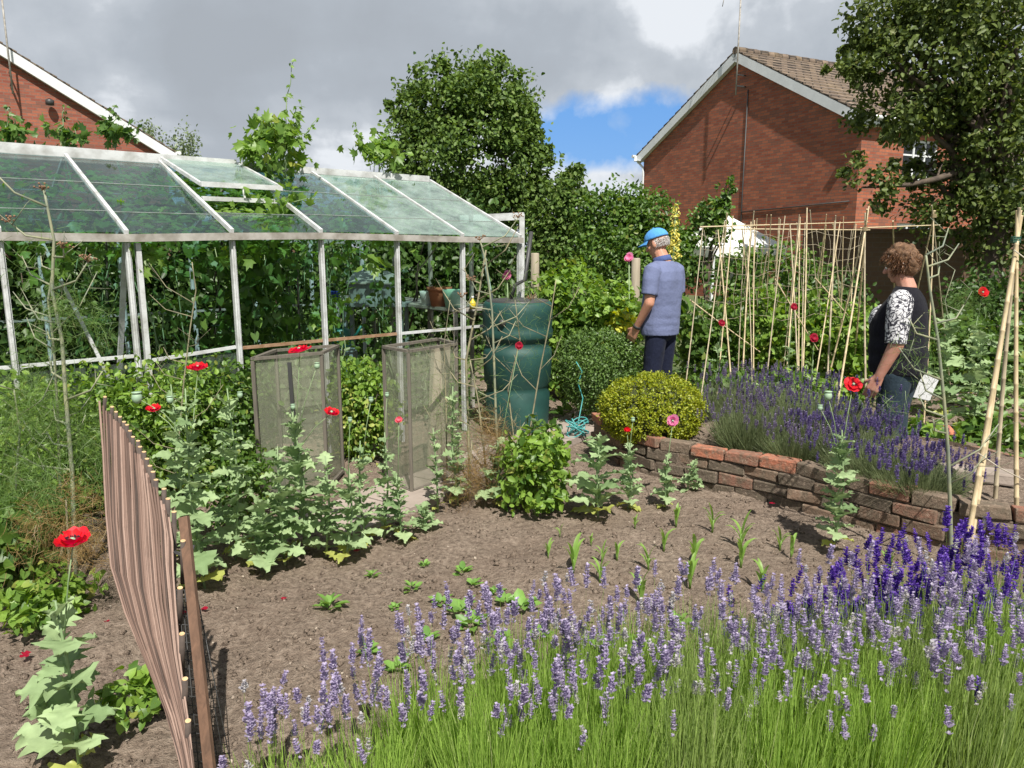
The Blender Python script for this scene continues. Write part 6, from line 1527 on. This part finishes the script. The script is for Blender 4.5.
def head(m, c, fwd, s=1.0):
    """head seen as c = centre; fwd is the way the face looks"""
    f = V(fwd).normalized(); u = V((0, 0, 1)); u = (u-f*u.dot(f)).normalized(); r = f.cross(u)
    Mx = Matrix((r, f, u)).transposed(); Q = lambda x, y, z: V(c)+Mx @ V((x, y, z))*s
    m.ball(Q(0, -.012, .025), (.074*s, .092*s, .092*s), Mx, 20, 14)
    m.ball(Q(0, .022, -.035), (.056*s, .062*s, .078*s), Mx, 18, 12)
    m.ball(Q(0, .055, -.088), (.030*s, .026*s, .024*s), Mx, 12, 8)            # chin
    m.ball(Q(0, .072, .022), (.046*s, .020*s, .014*s), Mx, 12, 8)             # brow
    m.capsule(Q(0, .082, .012), Q(0, .104, -.022), .010*s, .014*s, 10)        # nose
    m.ball(Q(0, .100, -.026), (.017*s, .012*s, .010*s), Mx, 10, 8)
    m.ball(Q(0, .078, -.052), (.024*s, .012*s, .007*s), Mx, 10, 8); m.ball(Q(0, .077, -.063), (.021*s, .012*s, .008*s), Mx, 10, 8)   # lips
    for sx in (-1, 1):
        m.ball(Q(sx*.044, .052, -.018), (.020*s, .022*s, .020*s), Mx, 10, 8)  # cheek
        m.ball(Q(sx*.077, -.008, -.004), (.010*s, .020*s, .033*s), Mx @ Matrix.Rotation(sx*-.3, 3, 'Z'), 12, 8)   # ear
    return Q, Mx
def eyes(Q, Mx, body, s=1.0):
    m = MB(); k = MB()
    for sx in (-1, 1): m.ball(Q(sx*.030, .076, .004), .0105*s, n=12, m=8); k.ball(Q(sx*.030, .0848, .004), .0045*s, n=8, m=6)
    e = m.build('eyes', M_WHITE, body); k.build('iris', M_BLACKM, e)
def fold(sc, amp, seed=0):
    def f(c):
        v = V((c[0]*sc, c[1]*sc, c[2]*sc*.55)); return amp*(noise.noise(v+V((seed, 0, 0)))+.5*noise.noise(v*2.3+V((0, seed, 0))))
    return f
def clothmat(name, c, c2, sc=120):
    m, nt = newmat(name); p = N(nt, 'ShaderNodeBsdfPrincipled'); p.inputs['Roughness'].default_value = .85; p.inputs['Specular IOR Level'].default_value = .2; p.inputs['Sheen Weight'].default_value = .03
    nt.links.new(ramp(nt, noise_n(nt, sc, 3), [(.35, c), (.65, c2)]), p.inputs['Base Color']); nt.links.new(bumpn(nt, noise_n(nt, 14, 4, .55), .35, .03), p.inputs['Normal']); finish(nt, p.outputs[0]); return m
# ---- the man: local frame, y = the way he faces, x = his right; 1.69 m with cap
man = thing('person', 'man in blue cap, blue polo shirt and navy trousers standing with his back half turned', 'person', (1.235, 6.15, 0), R(48))
m = MB()
hf = V((-.10, .97, -.36)).normalized(); Q, Mx = head(m, (0, .065, 1.535), hf, .97)
m.capsule((0, -.005, 1.38), (0, .04, 1.47), .062, .056)                        # neck
m.ball((0, -.01, 1.20), (.17, .11, .20), None, 20, 14); m.ball((0, 0, .95), (.155, .11, .16), None, 20, 14); m.capsule((-.12, -.012, 1.31), (.12, -.012, 1.31), .045, .045)
for sx, el, wr in ((-1, (-.232, -.02, 1.07), (-.205, .11, .86)), (1, (.235, .0, 1.07), (.20, .17, .90))):
    m.capsule((sx*.185, -.012, 1.285), el, .046, .042); m.capsule(el, wr, .042, .027); 
    d = V(wr)-V(el); hand(m, wr, d, (-sx, .25, 0), curl=.75, side=-sx)
for sx in (-1, 1):
    m.capsule((sx*.085, 0, .86), (sx*.095, .02, .48), .080, .055); m.capsule((sx*.095, .02, .48), (sx*.10, -.02, .09), .052, .036); m.capsule((sx*.10, -.04, .05), (sx*.11, .13, .03), .035, .028)
body = remesh(m, 'body', M_SKIN, man, .0055, 3)
eyes(Q, Mx, body, .97)
M_POLO = clothmat('blue_polo', (.125, .15, .265), (.16, .185, .31), 200); M_NAVY = clothmat('navy_cotton', (.008, .011, .028), (.014, .018, .04))
m = MB()
torso(m, [(.80, .178, .128, .005), (.86, .180, .132, .006), (.95, .178, .134, .008), (1.05, .178, .134, .004), (1.15, .188, .132, -.004), (1.25, .200, .125, -.012), (1.32, .195, .108, -.016), (1.37, .150, .085, -.012), (1.405, .085, .065, -.004)])
for sx in (-1, 1): m.tube([(sx*.150, -.012, 1.335), (sx*.178, -.012, 1.325), (sx*.208, -.012, 1.25), (sx*.226, -.012, 1.135)], [.066, .074, .070, .068], 16)
def polof(c):
    z = c[2]; f = fold(5, .010, 3)(c); f += .004*noise.noise(V((c[0]*5+z*9, c[1]*5, z*26)))*max(0, 1-abs(z-.95)/.22); return f
shirt = remesh(m, 'polo_shirt', M_POLO, man, .0075, 3, polof)
cl = MB().lathe([(.074, 0), (.079, .012), (.070, .042), (.066, .043), (.070, .008)], (0, .008, 1.392), 28, ax=Matrix.Rotation(R(-16), 3, 'X'), capb=False); cl.build('collar', clothmat('collar_blue', (.06, .09, .22), (.08, .11, .26)), shirt)
MB().box((0, .142, 1.24), (.025, .006, .16)).build('placket', M_POLO, shirt)
m = MB()
m.ball((0, .0, .84), (.150, .110, .11), None, 24, 14)
for sx in (-1, 1): m.capsule((sx*.075, 0, .78), (sx*.092, .02, .46), .090, .072, 16); m.capsule((sx*.098, .02, .46), (sx*.103, -.01, .12), .074, .064, 16)
remesh(m, 'trousers', M_NAVY, man, .0075, 2, fold(8, .007, 9))
M_SHOE = pmat('shoe_leather', (.05, .035, .025), None, 10, .5)
for sx in (-1, 1):
    m = MB(); m.capsule((sx*.104, -.06, .045), (sx*.115, .14, .04), .046, .042, 12); m.box((sx*.11, .04, .014), (.085, .27, .026)); remesh(m, 'shoe', M_SHOE, man, .006, 2)
# cap
M_CAP = clothmat('cap_blue', (.07, .27, .62), (.10, .33, .70))
m = MB(); prof = []
cs = []
for i in range(12):
    th = (PI/2)*i/11; prof.append((math.cos(th)*1.0, math.sin(th)))
vs = []; fs = []; n = 28
for (r_, z_) in prof:
    for k in range(n):
        a = 2*PI*k/n; vs.append(Q(max(r_, .01)*.088*math.cos(a), -.006+max(r_, .01)*.108*math.sin(a), .042+z_*.092))
for i in range(len(prof)-1):
    for k in range(n): a = i*n+k; b = i*n+(k+1) % n; fs.append((a, b, b+n, a+n))
# drop the band opening at the back
m.add(vs, fs, True); cap = m.build('cap', M_CAP, man); so_ = cap.modifiers.new('s', 'SOLIDIFY'); so_.thickness = .003
m = MB(); vs = []; nx, ny = 13, 7
for j in range(ny):
    v_ = j/(ny-1)
    for i in range(nx):
        u_ = i/(nx-1)*2-1; a = PI/2-u_*1.15; rad = 1+v_*.70*(1-.25*u_*u_); vs.append(Q(.087*math.cos(a)*(1+.05*v_), -.006+.106*math.sin(a)*rad, .046-.010*v_-.018*u_*u_*(.3+v_)))
m.add(vs, [(j*nx+i, j*nx+i+1, (j+1)*nx+i+1, (j+1)*nx+i) for j in range(ny-1) for i in range(nx-1)], True); br = m.build('brim', M_CAP, cap); s_ = br.modifiers.new('s', 'SOLIDIFY'); s_.thickness = .004
MB().ball(Q(0, -.006, .134), .008*1.0).build('button', M_CAP, cap)
M_GREY = leafmat('hair_grey', (.42, .40, .38), (.62, .60, .58), None, .1); M_BRHAIR = leafmat('hair_brown', (.07, .032, .014), (.20, .10, .05), (.30, .17, .09), .15, .5, .4)
def hairstrands(name, mat, par, Q, n, zone, ln, wd, seg=3, curl=.3, down=.7):
    roots = []; tips = []
    while len(roots) < n:
        a = rnd(0, 2*PI); e = rnd(-.9, PI/2); x, y, z = math.cos(e)*math.cos(a), math.cos(e)*math.sin(a), math.sin(e)
        if not zone(x, y, z): continue
        p = Q(x*.078, y*.097-.012, z*.095+.022); o = (Q(x, y, z)-Q(0, 0, 0)).normalized(); t_ = (o*rnd(.3, .8)+V((rnd(-curl, curl), rnd(-curl, curl), -down*rnd(.4, 1.1)))).normalized()
        roots.append(p); tips.append(p+t_*rnd(*ln))
    return blades(name, mat, par, np.array(roots), np.array(tips), wd, curl, seg, False)
hairstrands('hair', M_GREY, body, Q, 1500, lambda x, y, z: z < .12 and z > -.55 and y < .10, (.008, .016), .003, 3, .2, 1.6)
# wrist watch
MB().lathe([(.030, -.012), (.033, -.010), (.033, .010), (.030, .012)], V((-.205, .11, .86))+V((-.002, -.008, .014)), 18, ax=(V((-.027, -.13, .21)).normalized()).to_track_quat('Z', 'Y').to_matrix(), capb=False).build('wrist_watch', M_BLACKM, man)

# ---- the woman
wo = thing('person', 'woman with curly brown hair and dark top with white flower sleeves, standing beside the lavender', 'person', (2.60, 4.95, 0), R(52))
S_ = .935
m = MB(); hf = V((.0, .95, -.30)).normalized(); Q2, Mx2 = head(m, (0, .05, 1.395), hf, .95)
m.capsule((0, -.01, 1.24), (0, .03, 1.34), .058, .052)
m.ball((0, 0, 1.05), (.16, .12, .2), None, 20, 14); m.ball((0, 0, .82), (.16, .13, .17), None, 20, 14); m.capsule((-.12, -.01, 1.15), (.12, -.01, 1.15), .045, .045)
for sx, el, wr in ((-1, (-.240, -.02, .90), (-.235, .07, .67)), (1, (.235, -.02, .92), (.235, .02, .70))):
    m.capsule((sx*.185, -.01, 1.12), el, .052, .048); m.capsule(el, wr, .048, .029); hand(m, wr, V(wr)-V(el), (-sx, .2, 0), curl=.6 if sx < 0 else 1.0, side=-sx)
for sx in (-1, 1):
    m.capsule((sx*.085, 0, .74), (sx*.09, .01, .42), .09, .06); m.capsule((sx*.09, .01, .42), (sx*.095, -.02, .08), .056, .038); m.capsule((sx*.095, -.03, .05), (sx*.10, .11, .03), .034, .027)
body2 = remesh(m, 'body', M_SKIN2, wo, .0055, 3); eyes(Q2, Mx2, body2, .95)
M_TOP = clothmat('dark_top', (.006, .006, .010), (.011, .011, .017), 90)
# sleeve fabric: white floral blotches woven on black
mm_, nt = newmat('floral_fabric'); p = N(nt, 'ShaderNodeBsdfPrincipled'); p.inputs['Roughness'].default_value = .85
tc = N(nt, 'ShaderNodeTexCoord').outputs['Object']; f = noise_n(nt, 17, 2, .5, tc, 2.6); v_ = N(nt, 'ShaderNodeTexVoronoi'); v_.feature = 'DISTANCE_TO_EDGE'; v_.inputs['Scale'].default_value = 34; nt.links.new(tc, v_.inputs['Vector'])
c_ = mixc(nt, ramp(nt, f, [(.44, 0.0), (.47, 1.0)]), (.02, .02, .03), (.56, .56, .58)); c_ = mixc(nt, ramp(nt, v_.outputs['Distance'], [(.04, 1.0), (.07, 0.0)]), c_, (.03, .03, .045)); nt.links.new(c_, p.inputs['Base Color']); finish(nt, p.outputs[0]); M_FLOR = mm_
m = MB(); torso(m, [(.685, .198, .172, .0), (.76, .205, .178, .004), (.86, .200, .176, .01), (.95, .190, .172, .02), (1.04, .188, .165, .022), (1.12, .188, .135, .004), (1.18, .178, .105, -.008), (1.225, .135, .082, -.008), (1.255, .078, .064, -.004)])
def topf(c):
    z = c[2]; return fold(8, .006, 5)(c)+.006*math.sin(z*55+c[0]*10+3*noise.noise(V((c[0]*5, c[1]*5, z*3))))*max(0, 1-abs(z-.83)/.18)
top_ = remesh(m, 'top', M_TOP, wo, .0075, 3, topf)
for sx in (-1, 1):
    m = MB(); m.tube([(sx*.13, -.01, 1.185), (sx*.165, -.01, 1.178), (sx*.205, -.012, 1.10), (sx*.236, -.014, .90)], [.062, .075, .076, .066], 18); remesh(m, 'sleeve', M_FLOR, wo, .007, 2, fold(9, .005, 4))
fr_ = MB().lathe([(.06, -.10), (.11, -.06), (.12, 0), (.10, .07), (.05, .10)], (0, .115, 1.0), 20, ax=Matrix.Rotation(R(-90), 3, 'X')); 
m = MB(); m.ball((0, .108, 1.03), (.145, .100, .11), None, 20, 14); m.ball((0, .11, .86), (.14, .084, .15), None, 20, 14); remesh(m, 'front_panel', M_FLOR, wo, .0075, 3)
M_JEAN = clothmat('dark_denim', (.018, .032, .045), (.03, .048, .065), 140)
m = MB(); m.ball((0, 0, .72), (.19, .165, .14), None, 24, 14)
for sx in (-1, 1): m.capsule((sx*.09, 0, .68), (sx*.092, .01, .38), .112, .082, 16); m.capsule((sx*.092, .01, .38), (sx*.097, -.01, .11), .082, .066, 16)
remesh(m, 'jeans', M_JEAN, wo, .0075, 2, fold(8, .007, 2))
for sx in (-1, 1):
    m = MB(); m.capsule((sx*.098, -.05, .043), (sx*.105, .12, .038), .043, .040, 12); m.box((sx*.10, .03, .014), (.08, .25, .026)); remesh(m, 'shoe', M_SHOE, wo, .006, 2)
m = MB(); m.ball(Q2(0, -.022, .035), (.090, .107, .100), Mx2, 24, 16); m.ball(Q2(0, -.05, -.02), (.082, .07, .075), Mx2, 20, 12)
for _ in range(60):
    a = rnd(0, 2*PI); e = rnd(-.5, PI/2); x, y, z = math.cos(e)*math.cos(a), math.cos(e)*math.sin(a), math.sin(e)
    if y > .55 and z < .35: continue
    m.ball(Q2(x*.088, y*.104-.02, z*.098+.033), rnd(.015, .028), n=8, m=6)
hair = remesh(m, 'hair', pmat('hair_mass', (.10, .05, .025), (.20, .11, .055), 60, .7, .6, 200), wo, .006, 1, fold(30, .006, 1))
hairstrands('locks', M_BRHAIR, hair, lambda x, y, z: Q2(x*1.16, y*1.14, z*1.06+.004), 3600, lambda x, y, z: not (y > .5 and z < .40) and z > -.72, (.02, .042), .0045, 4, .38, 1.2)
# paper in her right hand
pp = at(934, 390, 4.9); t = MB(); Mz = Matrix.Rotation(R(12), 3, 'Y') @ Matrix.Rotation(R(6), 3, 'X')
t.box((0, 0, 0), (.12, .004, .17), Mz); t.box((.003, .006, -.004), (.12, .003, .17), Mz @ Matrix.Rotation(R(4), 3, 'Y')); o = t.build('paper_sheets', M_WHITE); o.location = (pp.x, 5.0, pp.z); tag(o, "white folded sheets of paper held at the woman's far side", 'paper')
